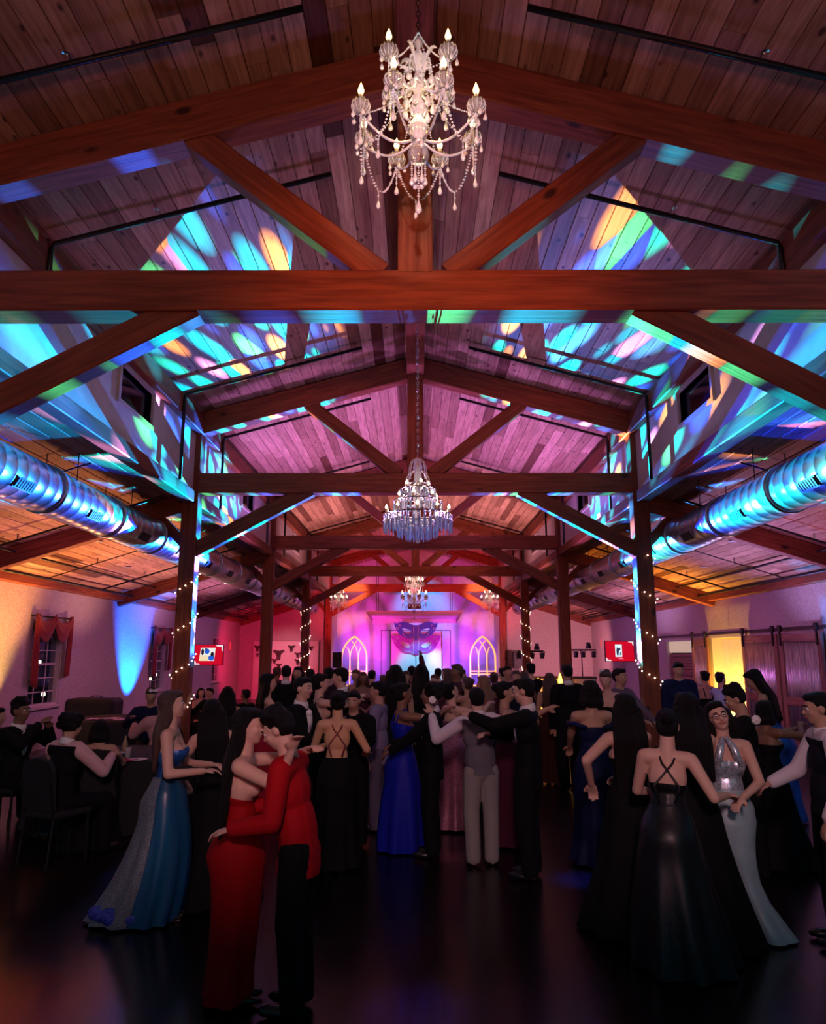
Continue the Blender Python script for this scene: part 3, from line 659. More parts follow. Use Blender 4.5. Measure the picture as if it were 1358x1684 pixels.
# masquerade mask cut-out: outline, eye holes, scrolls
def mirror(half): return half+[(-x, z) for x, z in reversed(half) if abs(x) > 1e-6]
def mask(y, zc_, sc, m, name, parent):
    half = [(0, -.50), (.12, -.45), (.24, -.40), (.42, -.40), (.62, -.33), (.82, -.18), (.97, .02), (1.06, .25), (1.08, .36), (.92, .33), (.78, .38), (.62, .41), (.44, .38), (.28, .31), (.12, .26), (0, .25)]
    eye = [(.22, -.10), (.30, -.17), (.42, -.18), (.54, -.12), (.63, -.01), (.68, .10), (.52, .08), (.38, .05), (.27, -.02)]
    S = lambda L: [(x*sc, zc_+z*sc) for x, z in L]
    k = MB(); k.prism(S(mirror(half)), y, y+.04, [S(eye), S([(-x, z) for x, z in reversed(eye)])]); o = k.build(name, m, parent)
    sw = MB()
    for s in (-1, 1):
        for pts in ([(.10, -.40), (.10, -.2), (.13, 0), (.10, .2)], [(.12, -.42), (.26, -.33), (.44, -.33), (.62, -.25)],
                    [(.62+.07*t*math.cos(5*t)*.8+.02, -.18+.09*(1-t*.5)*math.sin(5*t)) for t in [i/12 for i in range(13)]],
                    [(.92+.07*math.cos(6*t)*(1-t*.6), .08+.08*math.sin(6*t)*(1-t*.6)) for t in [i/12 for i in range(13)]],
                    [(.80+.06*math.cos(6*t)*(1-t*.6), .22+.06*math.sin(6*t)*(1-t*.6)) for t in [i/12 for i in range(13)]]):
            sw.tube([(s*px*sc, y-.012, zc_+pz*sc) for px, pz in pts], .014*sc, 5)
    sw.build('scroll_line', M_TRIMW, o)
    return o
bd = thing('mask_backdrop', 'big purple masquerade mask cut-out on a white stage backdrop', 'backdrop', (.02, 35.2, .45))
for x in (-1.62, -1.2, 0, 1.22, 1.62):
    k = MB(); k.tube([(x, .06, 0), (x, .06, 2.55)], .016, 6); k.tube([(x, -.25, 0.02), (x, .06, .25), (x, .4, .02)], .012, 5); k.build('stand_pole', M_BLACKM, bd)
k = MB(); k.tube([(-1.62, .06, 2.55), (1.62, .06, 2.55)], .016, 6); k.build('cross_bar', M_BLACKM, bd)
k = MB(); k.box((-1.2, .09, 0), (1.22, .11, 2.5)); k.build('white_panel', mat('backdrop_white', (.75, .75, .78), .6), bd)
mask(.0, 1.93, 1.08, mat('mask_purple', (.36, .03, .42), .45), 'mask_board', bd)
mask(-.02, 2.55, .95, mat('mask_blue', (.03, .10, .42), .45), 'upper_mask_board', bd)
# gothic arch frames
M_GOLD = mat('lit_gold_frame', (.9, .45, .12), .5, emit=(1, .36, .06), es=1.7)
def gothic(x, label):
    rt = thing('gothic_arch_frame', label, 'arch frame', (x, 34.9, .45), group='gothic arch window frames')
    W, hs, R = .58, 1.25, 1.0
    def arc(cx, r, a0, a1, n=12): return [(cx+r*math.cos(a0+(a1-a0)*i/n), hs+r*math.sin(a0+(a1-a0)*i/n)) for i in range(n+1)]
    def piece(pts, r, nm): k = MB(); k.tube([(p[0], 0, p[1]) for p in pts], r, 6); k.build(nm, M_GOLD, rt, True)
    r = 2*W*1.0; a1 = math.acos((r-W)/r)
    for s in (-1, 1):
        L = [(s*W, 0)]+[(s*(-(W)+r*math.cos(a)+0), hs+r*math.sin(a)) for a in [a1*i/12 for i in range(13)]]
        piece(L, .045, 'outer_rail')
        for x0 in (-W/3, W/3):
            # intersecting tracery bars
            ctr = x0-s*r; pts = [(x0, 0)]
            for i in range(13):
                a = a1*i/12*1.1; px = ctr+s*r*math.cos(a); pz = hs+r*math.sin(a)
                # stop at the outer arch
                q = ((abs(px)+W)**2+(pz-hs)**2)**.5
                if q > r-.02: break
                pts.append((px, pz))
            piece(pts, .026, 'tracery_bar')
    for z in (.55, .68): piece([(-W, z), (W, z)], .026, 'cross_bar')
    piece([(-W, .03), (W, .03)], .04, 'foot_bar')
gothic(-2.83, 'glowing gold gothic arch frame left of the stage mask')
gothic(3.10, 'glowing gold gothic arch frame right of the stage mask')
# loudspeakers on stands
def speaker(x, y, z, label):
    rt = thing('loudspeaker', label, 'loudspeaker', (x, y, 0), group='stage loudspeakers')
    k = MB(); k.box((-.2, -.2, z), (.2, .2, z+.68)); k.build('cabinet', M_BLK, rt)
    k = MB(); k.tube([(0, -.2, z+.22), (0, -.215, z+.22)], .15, 16); k.tube([(0, -.2, z+.53), (0, -.215, z+.53)], .07, 12); k.build('speaker_cone', mat('cone_grey', (.03, .03, .04), .5), rt)
    k = MB(); k.tube([(0, 0, .1 if y < 33 else .55), (0, 0, z)], .02, 8); b = 0 if y < 33 else .45
    for a in (0, 2.1, 4.2): k.tube([(0, 0, b+.6), (.45*math.cos(a), .45*math.sin(a), b+.01)], .014, 6)
    k.build('tripod_stand', M_BLACKM, rt)
speaker(-3.5, 33.9, 1.30, 'black loudspeaker on a stand at the left edge of the stage')
speaker(4.35, 32.2, 1.32, 'black loudspeaker on a stand right of the stage opening')
# wall panels with dark ornaments, left end wall
for i, (ua, ub) in enumerate(((416, 437), (437, 496), (497, 524))):
    a, b = P(ua, 1075, 32.7).x, P(ub, 1075, 32.7).x
    k = MB(); k.box((a+.015, 32.68, 0), (b-.015, 32.76, 2.46)); o = k.build('display_panel', mat('panel_white', (.7, .62, .62), .6)); tag(o, 'tall white display panel on the left end wall, %s' % ['narrow one at its left', 'wide one in the middle', 'narrow one beside the post'][i], 'display panel', 'white display panels')
for i, (u, v, s, wd) in enumerate([(423, 1066, .16, 'upper left'), (423, 1077, .1, 'small, left'), (458, 1076, .26, 'largest, middle'), (451, 1087, .13, 'round, middle left'), (458, 1095, .13, 'low, middle'), (479, 1066, .17, 'upper middle'), (489, 1077, .14, 'right middle'), (489, 1088, .15, 'lower right'), (511, 1066, .12, 'pale, far right')]):
    p = P(u, v, 32.6); k = MB(); k.prism([(-s, .5*s), (-.7*s, .75*s), (0, .55*s), (.7*s, .75*s), (s, .5*s), (.4*s, 0), (.25*s, -s*.9), (-.25*s, -s*.9), (-.4*s, 0)], 0, .05); k.ball((0, .0, .1*s), (s*.3, .07, s*.5)); o = k.build('wall_ornament', mat('dark_ornament', (.05, .02, .02), .6)); o.location = p
    tag(o, 'small dark ornament on the white display panels, %s one' % wd, 'wall ornament', 'dark wall ornaments')
for u, v, lb in ((380, 1062, 'small red alarm light on the left wall near the far corner'), (983, 1058, 'small red alarm light on the right wall near the far corner')):
    o = MB(); o.box((-.09, -.06, -.16), (.09, 0, .16)); q = o.build('alarm_light', mat('alarm_red', (.5, .02, .02), .4, emit=(1, .05, .05), es=.6)); q.location = P(u, v, 31.2); q.location.x = math.copysign(WX-.001, q.location.x); q.rotation_euler = (0, 0, math.copysign(PI/2, -q.location.x)*-1)
    k = MB(); k.box((-.05, -.085, .0), (.05, -.06, .1)); k.build('strobe_lens', mat('strobe', (.9, .8, .8), .2, emit=(1, .7, .7), es=.8), q); tag(q, lb, 'alarm light')

# ------------------------------------------------------------------ lighting stands and dj table
def light_stand(u, vt, d, wpx, label, lamps):
    z = P(u, vt, d).z; x = P(u, vt, d).x; rt = thing('lighting_stand', label, 'lighting stand', (x, d, 0), group='lighting stands by the dance floor'); W = wpx/1220*d
    k = MB(); k.tube([(0, 0, .1), (0, 0, z)], [.025, .018], 8); k.build('pole', M_BLACKM, rt)
    for a in (.3, 2.4, 4.5): k = MB(); k.tube([(0, 0, .75), (.5*math.cos(a), .5*math.sin(a), .01)], .014, 6); k.build('leg', M_BLACKM, rt)
    k = MB(); k.box((-W/2, -.03, z-.03), (W/2, .03, z+.03)); k.build('t_bar', M_BLACKM, rt)
    for (t, c, up) in lamps:
        xx = (t-.5)*W; h = MB(); zz = z+(.16 if up else -.16)
        h.lathe([(.001, .12), (.07, .11), (.085, -.08), (.075, -.11)], 14, (xx, 0, 0)); o = h.build('par_lamp', M_BLK, rt, True); o.location = (0, 0, zz); 
        h = MB(); h.lathe([(.001, -.100), (.072, -.100)], 14, (xx, 0, 0)); h.build('lamp_lens', emi('lens_%s' % '_'.join(str(int(q*9)) for q in c), c, 8 if sum(c) > .1 else 0), o)
        h = MB(); h.tube([(xx-.09, 0, z-zz), (xx-.09, 0, 0)], .01, 5); h.tube([(xx+.09, 0, z-zz), (xx+.09, 0, 0)], .01, 5); h.build('yoke', M_BLACKM, o)
light_stand(956, 1069, 27.5, 46, 'lighting stand with a blue lamp, right of the far right post', [(.02, (.05, .2, 1), True), (.3, (0, 0, 0), False), (.55, (0, 0, 0), False), (.75, (0, 0, 0), True), (.92, (0, 0, 0), False)])
light_stand(872, 1071, 27.5, 42, 'lighting stand with a red lamp, near the fourth frame post', [(.05, (0, 0, 0), False), (.55, (1, .06, .1), False), (.75, (0, 0, 0), True), (.95, (0, 0, 0), False)])
dj = thing('dj_booth', 'white fronted booth lit orange at the right of the dance floor', 'booth', (P(925, 1120, 20.5).x, 20.5, 0))
for i, (a, b) in enumerate(((-.88, -.3), (-.28, .28), (.3, .88))):
    k = MB(); k.box((a, -.02, .02), (b, .02, 1.26)); k.build('front_panel', mat('booth_white', (.65, .6, .58), .6), dj)
k = MB(); k.box((-.92, -.03, 1.26), (.92, .6, 1.3)); k.build('top', M_BLK, dj)
k = MB()
for x in (-.89, -.29, .29, .89): k.box((x-.015, .0, 0), (x+.015, .05, 1.26))
k.build('frame', M_BLACKM, dj)
for i, (u, v, d) in enumerate(((885, 1127, 17.5), (921, 1119, 17.5))):
    p = P(u, v, d); rt = thing('flame_lamp', 'yellow flame lamp on a thin stem in front of the booth, %s' % ['left one', 'right one'][i], 'lamp', (p.x, d, 0), group='yellow flame lamps')
    k = MB(); k.lathe([(.001, -.13), (.045, -.06), (.05, 0), (.03, .1), (.001, .17)], 10, (0, 0, p.z)); k.build('flame', mat('big_flame', (1, .8, .2), .5, emit=(1, .62, .05), es=7), rt, True)
    k = MB(); k.tube([(0, 0, .02), (0, 0, p.z-.12)], .012, 6); k.lathe([(.14, 0), (.14, .02), (.001, .03)], 12); k.build('stem', M_BLACKM, rt)

# ------------------------------------------------------------------ chandeliers
def arm_curve(r, z0, z1, n=10):
    pts = []
    for i in range(n+1):
        t = i/n; pts.append((r*t, z0+(z1-z0)*t**2.2-.10*r/.4*math.sin(PI*t)*(1-.2*t)))
    return pts
def beads(k, pts, rb):
    """chain of faceted beads through the points"""
    acc = 0
    for i in range(len(pts)-1):
        a, b = Vector(pts[i]), Vector(pts[i+1]); L = (b-a).length; n = max(1, int(L/(rb*2.3)))
        for j in range(n):
            c = a.lerp(b, (j+.5)/n); s = rb*(1.15 if (i+j) % 3 else 1.6)
            k.add([(c.x+s, c.y, c.z), (c.x, c.y+s, c.z), (c.x-s, c.y, c.z), (c.x, c.y-s, c.z), (c.x, c.y, c.z+s), (c.x, c.y, c.z-s)],
                  [(0, 1, 4), (1, 2, 4), (2, 3, 4), (3, 0, 4), (1, 0, 5), (2, 1, 5), (3, 2, 5), (0, 3, 5)])
def sag(a, b, dz, n=9):
    a, b = Vector(a), Vector(b); return [a.lerp(b, i/n)-Vector((0, 0, dz*4*(i/n)*(1-i/n))) for i in range(n+1)]
def drop(k, p, s):
    s *= 1.35
    k.lathe([(.001, 0), (s*.25, -s*.5), (s*.55, -s*1.5), (s*.5, -s*1.9), (.001, -s*2.3)], 7, p)
_cm = {}
def candle_meshes():
    if not _cm:
        k = MB(); k.lathe([(.014, .0), (.014, .075), (.001, .075)], 10); _cm['candle'] = k.mesh('candle', M_CANDLE, True)
        k = MB(); k.lathe([(.001, .07), (.013, .085), (.019, .103), (.013, .128), (.004, .15), (.001, .16)], 10); _cm['flame'] = k.mesh('flame_bulb', M_FLAME, True)
        _cm['flamew'] = k.mesh('flame_bulb', M_FLAMEW, True)
        k = MB(); k.lathe([(.001, -.045), (.03, -.042), (.05, -.02), (.055, .005), (.048, .028), (.044, .026), (.05, .005), (.045, -.016), (.001, -.036)], 12); k.cur = 1
        for i in range(12):
            q = 2*PI*i/12; k.tube([(.03*math.cos(q), .03*math.sin(q), -.043), (.053*math.cos(q), .053*math.sin(q), -.018), (.056*math.cos(q), .056*math.sin(q), .006), (.048*math.cos(q), .048*math.sin(q), .03)], .0028, 4)
        _cm['cup'] = k.mesh('glass_cup', [M_CGLASS, M_CRYS], True)
    return _cm
def candle_chandelier(loc, R, label, zt=7.0, tiers=None, scale=1.0, pale=False, group='crystal candle chandeliers'):
    cm = candle_meshes(); rt = thing('chandelier', label, 'chandelier', loc, 0, group)
    S = scale
    # chain
    k = MB(); n = int((zt-loc[2]-.62*S)/.04)
    for i in range(n):
        z = .62*S+i*.04; q = (i % 2)*PI/2; dx, dy = .011*math.cos(q), .011*math.sin(q)
        k.tube([(dx, dy, z), (dx*1.2, dy*1.2, z+.022), (0, 0, z+.046), (-dx*1.2, -dy*1.2, z+.022), (-dx, -dy, z), (0, 0, z-.006)], .0035, 4)
    k.build('chain', M_BLACKM, rt)
    # stacked glass column
    k = MB(); prof = [(.001, -.16), (.02, -.15), (.05, -.09), (.058, -.03), (.05, .02), (.02, .06), (.03, .09), (.055, .12), (.03, .17), (.018, .2), (.035, .24), (.05, .29), (.03, .34), (.018, .38), (.04, .42), (.055, .46), (.03, .5), (.012, .54), (.03, .57), (.012, .62), (.001, .62)]
    k.lathe([(r*S, z*S) for r, z in prof], 12); k.build('glass_column', M_CRYS, rt, True)
    k = MB(); k.ball((0, 0, -.20*S), .066*S, 14, 10); k.build('crystal_ball', M_CGLASS, rt, True)
    fr = MB()
    for j in range(12):
        a = 2*PI*j/12; z0, L_ = ((.06, .15), (.24, .13), (.40, .11))[j % 3]
        pts = [((.03+.10*t)*S*math.cos(a), (.03+.10*t)*S*math.sin(a), (z0+L_*math.sin(t*2.2))*S) for t in [i/6 for i in range(7)]]
        fr.tube(pts, [.006*S, .009*S, .012*S, .013*S, .012*S, .009*S, .003*S], 5)
    fr.build('crystal_fronds', M_CRYS, rt)
    ch = MB(); dr = MB(); pts_all = []
    for (n, r, z, off) in tiers:
        ends = []
        for i in range(n):
            a = off+2*PI*i/n; ca_, sa_ = math.cos(a), math.sin(a)
            pr = arm_curve(r, z-.10, z-.05); k = MB(); k.tube([(p*ca_, p*sa_, q) for p, q in pr], .008*S, 6); k.build('arm', M_CRYS, rt, True)
            c = link('glass_cup', cm['cup'], rt); c.location = (r*ca_, r*sa_, z); c.scale = (S, S, S)
            c = link('candle', cm['candle'], rt); c.location = (r*ca_, r*sa_, z); c.scale = (S, S, S)
            fl = link('flame_bulb', cm['flamew' if pale else 'flame'], c)
            e = (r*ca_, r*sa_, z-.05); ends.append(e); pts_all.append(e)
            for j in range(5):
                q = 2*PI*j/5; b = (e[0]+.052*S*math.cos(q), e[1]+.052*S*math.sin(q), e[2]+.04*S); beads(ch, [b, (b[0], b[1], b[2]-.035*S)], .004*S); drop(dr, (b[0], b[1], b[2]-.035*S), .017*S)
            # drops under the arm end
            beads(ch, [e, (e[0], e[1], e[2]-.14*S)], .0055*S); drop(dr, (e[0], e[1], e[2]-.14*S), .022*S)
        for i in range(n):
            b = ends[(i+1) % n]; s_ = sag(ends[i], b, .25*S if z < .1 else .07*S); beads(ch, s_, .007*S)
            mid = s_[len(s_)//2]; beads(ch, [mid, mid-Vector((0, 0, .07*S))], .005*S); drop(dr, mid-Vector((0, 0, .07*S)), .02*S)
        for e in ends: beads(ch, sag((0, 0, z+.30*S), e, .05*S), .006*S)
    for j in range(14):
        q = 2*PI*j/14; r0 = .075*S; z0 = (.44 if j % 2 else .26)*S; beads(ch, [(r0*.5*math.cos(q), r0*.5*math.sin(q), z0+.06*S), (r0*math.cos(q), r0*math.sin(q), z0), (r0*1.2*math.cos(q), r0*1.2*math.sin(q), z0-.1*S)], .007*S); drop(dr, (r0*1.2*math.cos(q), r0*1.2*math.sin(q), z0-.1*S), .026*S)
    for j in range(6):
        q = 2*PI*j/6; beads(ch, [(.04*S*math.cos(q), .04*S*math.sin(q), -.24*S), (.04*S*math.cos(q), .04*S*math.sin(q), -.34*S)], .006*S); drop(dr, (.04*S*math.cos(q), .04*S*math.sin(q), -.34*S), .022*S)
    beads(ch, [(0, 0, -.26*S), (0, 0, -.50*S)], .007*S); drop(dr, (0, 0, -.50*S), .03*S)
    ch.build('bead_garland', M_CRYS, rt)['kind'] = 'stuff'; dr.build('crystal_drops', M_CRYS, rt, True)['kind'] = 'stuff'
    return rt
# nearest chandelier
cz = 4.92+.16
candle_chandelier((.02, 4.0, cz), .38, 'nearest crystal chandelier, lit candle bulbs, high above the viewer', 6.7, [(8, .37, .02, PI/8), (4, .25, .36, PI/4)])
point('chandelier_glow', (.02, 4.0, cz+.12), (1, .62, .3), 7, .2)
# tiered waterfall chandelier
def waterfall(loc, label):
    rt = thing('tiered_chandelier', label, 'chandelier', loc); cm = candle_meshes()
    k = MB(); n = int((6.7-loc[2]-.95)/.045)
    for i in range(n):
        z = .95+i*.045; q = (i % 2)*PI/2; dx, dy = .012*math.cos(q), .012*math.sin(q)
        k.tube([(dx, dy, z), (dx, dy, z+.03), (0, 0, z+.052), (-dx, -dy, z+.03), (-dx, -dy, z), (0, 0, z-.006)], .004, 4)
    k.build('chain', M_CHROME, rt)
    k = MB(); k.lathe([(.001, .02), (.03, .05), (.045, .2), (.03, .4), (.06, .45), (.05, .6), (.035, .75), (.06, .85), (.04, .95), (.001, .96)], 14); k.build('glass_column', M_CRYS, rt, True)
    pr = MB()
    rings = [(.42, .24, .22, 38), (.36, .25, .17, 30), (.30, .27, .2, 28), (.30, .42, .13, 26), (.20, .46, .15, 20), (.22, .57, .12, 20), (.12, .64, .16, 12), (.24, .16, .2, 22), (.14, .12, .2, 14)]
    for (r, z, L, n) in rings:
        k = MB(); 
        pts = [(r*math.cos(2*PI*i/28), r*math.sin(2*PI*i/28), z) for i in range(29)]; k.tube(pts, .007, 5, False); k.build('ring', M_CHROME, rt)
        for i in range(n):
            a = 2*PI*i/n+r; x, y = r*math.cos(a), r*math.sin(a); w_ = .0075
            beads(pr, [(x, y, z), (x, y, z-L*.35)], .007)
            z1 = z-L*.35; z2 = z-L
            pr.add([(x+w_, y, z1), (x, y+w_, z1), (x-w_, y, z1), (x, y-w_, z1), (x+w_*1.2, y, z2+.02), (x, y+w_*1.2, z2+.02), (x-w_*1.2, y, z2+.02), (x, y-w_*1.2, z2+.02), (x, y, z2)],
                   [(0, 1, 5, 4), (1, 2, 6, 5), (2, 3, 7, 6), (3, 0, 4, 7), (4, 5, 8), (5, 6, 8), (6, 7, 8), (7, 4, 8)])
    pr.build('hanging_prisms', mat('prism', (.55, .65, .9), .1, .2, trans=.4, spec=1.0), rt)['kind'] = 'stuff'
    for (n, r, z) in ((10, .40, .27), (6, .24, .45), (4, .14, .60)):
        for i in range(n):
            a = 2*PI*i/n+.3; k = MB(); pts = arm_curve(r, z-.04, z-.02, 6); k.tube([(p*math.cos(a), p*math.sin(a), q) for p, q in pts], .007, 5); k.build('arm', M_CRYS, rt, True)
            c = link('candle', cm['candle'], rt); c.location = (r*math.cos(a), r*math.sin(a), z-.02); c.scale = (1, 1, .7)
            fl = link('flame_bulb', cm['flamew'], c)
    fr = MB()
    for j in range(10):
        a = 2*PI*j/10
        for (r, z0, z1) in ((.11, .95, .78), (.16, .80, .58)):
            pts = [(r*math.sin(t*PI/2)*math.cos(a), r*math.sin(t*PI/2)*math.sin(a), z0-(z0-z1)*(1-math.cos(t*PI/2))+.03*math.sin(t*PI)) for t in [i/6 for i in range(7)]]
            fr.tube(pts, .005, 4); beads(fr, [pts[-1], (pts[-1][0], pts[-1][1], pts[-1][2]-.06)], .008)
    fr.build('glass_fronds', M_CRYS, rt)
    k = MB(); k.ball((0, 0, -.075), .03, 10, 8); beads(k, [(0, 0, .03), (0, 0, -.05)], .006); k.build('crystal_ball', M_CGLASS, rt, True)
p2 = P(687, 893, 9.0)
waterfall((p2.x, 9.0, p2.z+.10), 'large tiered crystal chandelier dripping with blue-lit glass prisms')
point('chandelier_glow', (p2.x, 9.0, p2.z+.45), (1, .6, .5), 9, .25)
p3 = P(681, 1001, 29.4)
candle_chandelier((p3.x, 29.4, p3.z+.45), .5, 'far crystal chandelier with two rows of candles before the stage', 6.7, [(8, .50, .02, PI/8), (6, .34, .55, 0), (6, .3, .85, .4)], 1.5, True)
point('chandelier_glow', (p3.x, 29.4, p3.z+.9), (1, .7, .45), 16, .25)
for u, lb in ((557, 'small crystal chandelier left of the stage opening'), (805, 'small crystal chandelier right of the stage opening')):
    p = P(u, 996, 31.2); candle_chandelier((p.x, 31.2, p.z+.2), .35, lb, 6.25, [(8, .36, .05, PI/8), (4, .2, .25, 0)], 1.15, True, 'small stage chandeliers')
    point('chandelier_glow', (p.x, 31.2, p.z+.3), (1, .7, .45), 6, .2)

# ------------------------------------------------------------------ fairy lights round posts
kb = MB(); kb.ball((0, 0, 0), .012, 6, 5); BULB = kb.mesh('bulb', M_BULB, True)
def fairy(x, y, z0, z1, turns, nb, label, s):
    rt = thing('fairy_lights', label, 'string lights', (x, y, 0), group='fairy lights wound round posts'); r = .205
    def pos(t):
        a = t*turns*2*PI*s-PI*.5; c, q = math.cos(a), math.sin(a); m = max(abs(c), abs(q)); h = .148
        return Vector((h*c/m, h*q/m, z0+(z1-z0)*t))
    k = MB(); k.tube([pos(i/(turns*16)) for i in range(int(turns*16)+1)], .005, 4); k.build('cable', mat('cable_green', (.03, .035, .02), .6), rt)
    for i in range(nb):
        o = link('bulb', BULB, rt); p = pos((i+.5)/nb); o.location = p*1.0+Vector((p.x*.08, p.y*.08, 0))
fairy(-NX+.02, T[1], 1.0, 3.55, 3.8, 46, 'fairy lights wound round the nearest left post', 1)
fairy(NX-.02, T[1], .9, 3.55, 4.0, 48, 'fairy lights wound round the nearest right post', -1)
fairy(-NX+.02, T[3], 1.3, 3.5, 4.2, 44, 'fairy lights wound round the third visible left post', 1)
fairy(NX-.02, T[3], 1.3, 3.5, 4.2, 44, 'fairy lights wound round the third visible right post', -1)

# ------------------------------------------------------------------ tables, chairs and what lies on them
def table(u, d, R, where, cloth_m=None):
    x = P(u, 1100, d).x; rt = thing('round_table', 'round banquet table hidden under its black cloth, %s' % where, 'table', (x, d, 0), group='round banquet tables')
    k = MB(); k.lathe([(.001, .72), (R, .72), (R, .745), (.001, .745)], 36); k.build('tabletop', M_BARN, rt)
    for a in (.8, 2.4, 4.0, 5.5): k = MB(); k.tube([(R*.6*math.cos(a), R*.6*math.sin(a), 0), (R*.55*math.cos(a), R*.55*math.sin(a), .72)], .016, 6); k.build('leg', M_BLACKM, rt)
    n = 72; vs, fs = [], []; prof = [(.001, .752, 0), (R*.98, .752, 0), (R+.012, .745, 0), (R+.02, .70, .0), (R+.05, .4, .03), (R+.09, .01, .06)]
    for (r, z, w_) in prof:
        for j in range(n): q = 2*PI*j/n; rr = r+w_*math.sin(q*14); vs.append((rr*math.cos(q), rr*math.sin(q), z))
    for i in range(len(prof)-1):
        for j in range(n): fs.append((i*n+j, i*n+(j+1) % n, (i+1)*n+(j+1) % n, (i+1)*n+j))
    k = MB(); k.add(vs, fs); o = k.build('tablecloth', cloth_m or M_BCLOTH, None, True); o.location = (x, d, 0)
    tag(o, 'floor length black tablecloth on the round table %s' % where, 'tablecloth', 'black tablecloths')
    return x
def chair(x, y, rz, label):
    rt = thing('banquet_chair', label, 'chair', (x, y, 0), rz, 'dark banquet chairs')
    k = MB(); k.box((-.21, -.21, .42), (.21, .22, .48)); o = k.build('seat', M_BCLOTH, rt); md = o.modifiers.new('b', 'BEVEL'); md.width = .02; md.segments = 2
    vs = []; k = MB()
    pts = [(-.2, 0), (-.2, .36), (-.15, .44), (0, .47), (.15, .44), (.2, .36), (.2, 0)]
    k.prism([(a, b) for a, b in pts], 0, .05); o = k.build('backrest', M_BCLOTH, rt); o.location = (0, -.24, .5); o.rotation_euler = (.1, 0, 0)
    for sx in (-.19, .19):
        for (ya, yb) in ((.19, .2), (-.2, -.24)): k = MB(); k.tube([(sx, ya, .42), (sx, yb, 0)], .012, 6); k.build('leg', M_BLACKM, rt)
    for sx in (-.19, .19): k = MB(); k.tube([(sx, -.21, .45), (sx, -.27, .75)], .012, 6); k.build('back_frame', M_BLACKM, rt)
    return rt
xA = table(205, 9.2, .86, 'nearest on the left'); xB = table(205, 14.3, .85, 'below the second left window'); xC = table(330, 17.3, .85, 'before the left television')
M_CUP = mat('clear_cup', (.75, .72, .75), .25, 0, alpha=.75); M_PAPER = mat('white_paper', (.62, .55, .60), .8); M_RED = mat('red_napkin', (.4, .01, .05), .8)
def cup(x, y, label, g='plastic cups on the tables'):
    k = MB(); k.lathe([(.001, 0), (.028, 0), (.04, .11), (.042, .112), (.037, .108), (.026, .006), (.001, .006)], 14); o = k.build('cup', M_CUP, None, True); o.location = (x, y, .753); tag(o, label, 'cup', g)
def napkin(x, y, rz, m, label, w_=.2, h_=.2):
    k = MB(); rr = random.Random(int(x*100)); n = 5; vs = []; fs = []
    for i in range(n+1):
        for j in range(n+1): vs.append(((i/n-.5)*w_, (j/n-.5)*h_, .006+rr.random()*.018))
    for i in range(n):
        for j in range(n): a = i*(n+1)+j; fs.append((a, a+n+1, a+n+2, a+1))
    k.add(vs, fs); o = k.build('napkin', m, None, True); md = o.modifiers.new('s', 'SOLIDIFY'); md.thickness = .003; o.location = (x, y, .753); o.rotation_euler = (0, 0, rz); tag(o, label, 'napkin', 'crumpled napkins on the tables')
def plate(x, y, z, label):
    k = MB(); k.lathe([(.001, .004), (.07, .004), (.1, .018), (.103, .02), (.1, .012), (.07, 0), (.001, 0)], 20); o = k.build('plate', mat('plate_white', (.6, .55, .6), .4), None, True); o.location = (x, y, z); tag(o, label, 'plate', 'plates on the tables')
cup(xA+.26, 8.8, 'clear plastic cup standing by the red napkin'); cup(xA-.28, 8.75, 'clear plastic cup at the left of the nearest table')
napkin(xA-.25, 8.5, .2, M_PAPER, 'pale cloth hanging near the front edge of the nearest table', .42, .2)
napkin(xA+.22, 8.52, -.3, M_RED, 'dark red napkin on the nearest table', .42, .3)
napkin(xA-.52, 8.9, .8, M_PAPER, 'crumpled white tissue by the seated person', .13, .1)
plate(xA+.45, 8.6, .754, 'small pale plate at the right edge of the nearest table'); plate(xA+.0, 9.15, .754, 'small pale plate behind the two cups')
for i, (dx, dy) in enumerate(((-.25, -.5), (-.05, -.3), (.2, -.55))): napkin(xB+dx, 14.3+dy, i, mat('lilac_paper', (.55, .38, .6), .8), 'lilac crumpled wrapping on the middle left table, %s' % ['left heap', 'centre heap', 'right heap'][i], .3, .25)
jar = thing('candle_jar', 'tall pale lit candle jar on the middle left table', 'candle jar', (P(232, 1160, 13.9).x, 13.9, .753))
k = MB(); k.lathe([(.001, 0), (.06, 0), (.065, .22), (.06, .22), (.055, .01), (.001, .01)], 16); k.build('glass', M_CUP, jar, True)
k = MB(); k.lathe([(.001, .01), (.05, .01), (.05, .13), (.001, .13)], 14); k.build('candle', mat('lit_wax', (.8, .7, .45), .6, emit=(1, .75, .4), es=.45), jar, True)
cup(xC+.05, 16.7, 'white cup on the table before the left television'); plate(xC-.25, 16.8, .754, 'pale plate beside the white cup'); plate(xC+.4, 16.8, .754, 'pale plate at the right edge of the far table')
k = MB(); k.lathe([(.001, 0), (.04, 0), (.042, .12), (.03, .16), (.015, .2), (.015, .24), (.001, .24)], 12); o = k.build('bottle', mat('tan_bottle', (.3, .2, .12), .3), None, True); o.location = (xA+.05, 9.25, .757); o.scale = (.8, .8, .8); tag(o, 'small tan bottle at the back of the nearest table', 'bottle')
# draped case
cs = thing('draped_case', 'bulky upright case under a black cover by the left wall', 'case', (P(156, 1150, 15.6).x, 15.6, 0))
k = MB(); k.box((-.5, -.3, 0), (.5, .3, 1.03)); o = k.build('cover', mat('cover_black', (.006, .006, .008), .8), cs); md = o.modifiers.new('b', 'BEVEL'); md.width = .09; md.segments = 3
k = MB(); k.tube([(-.1, 0, 1.03), (-.05, 0, 1.07), (.12, 0, 1.07), (.17, 0, 1.03)], .012, 6); k.build('handle', M_BLK, cs)
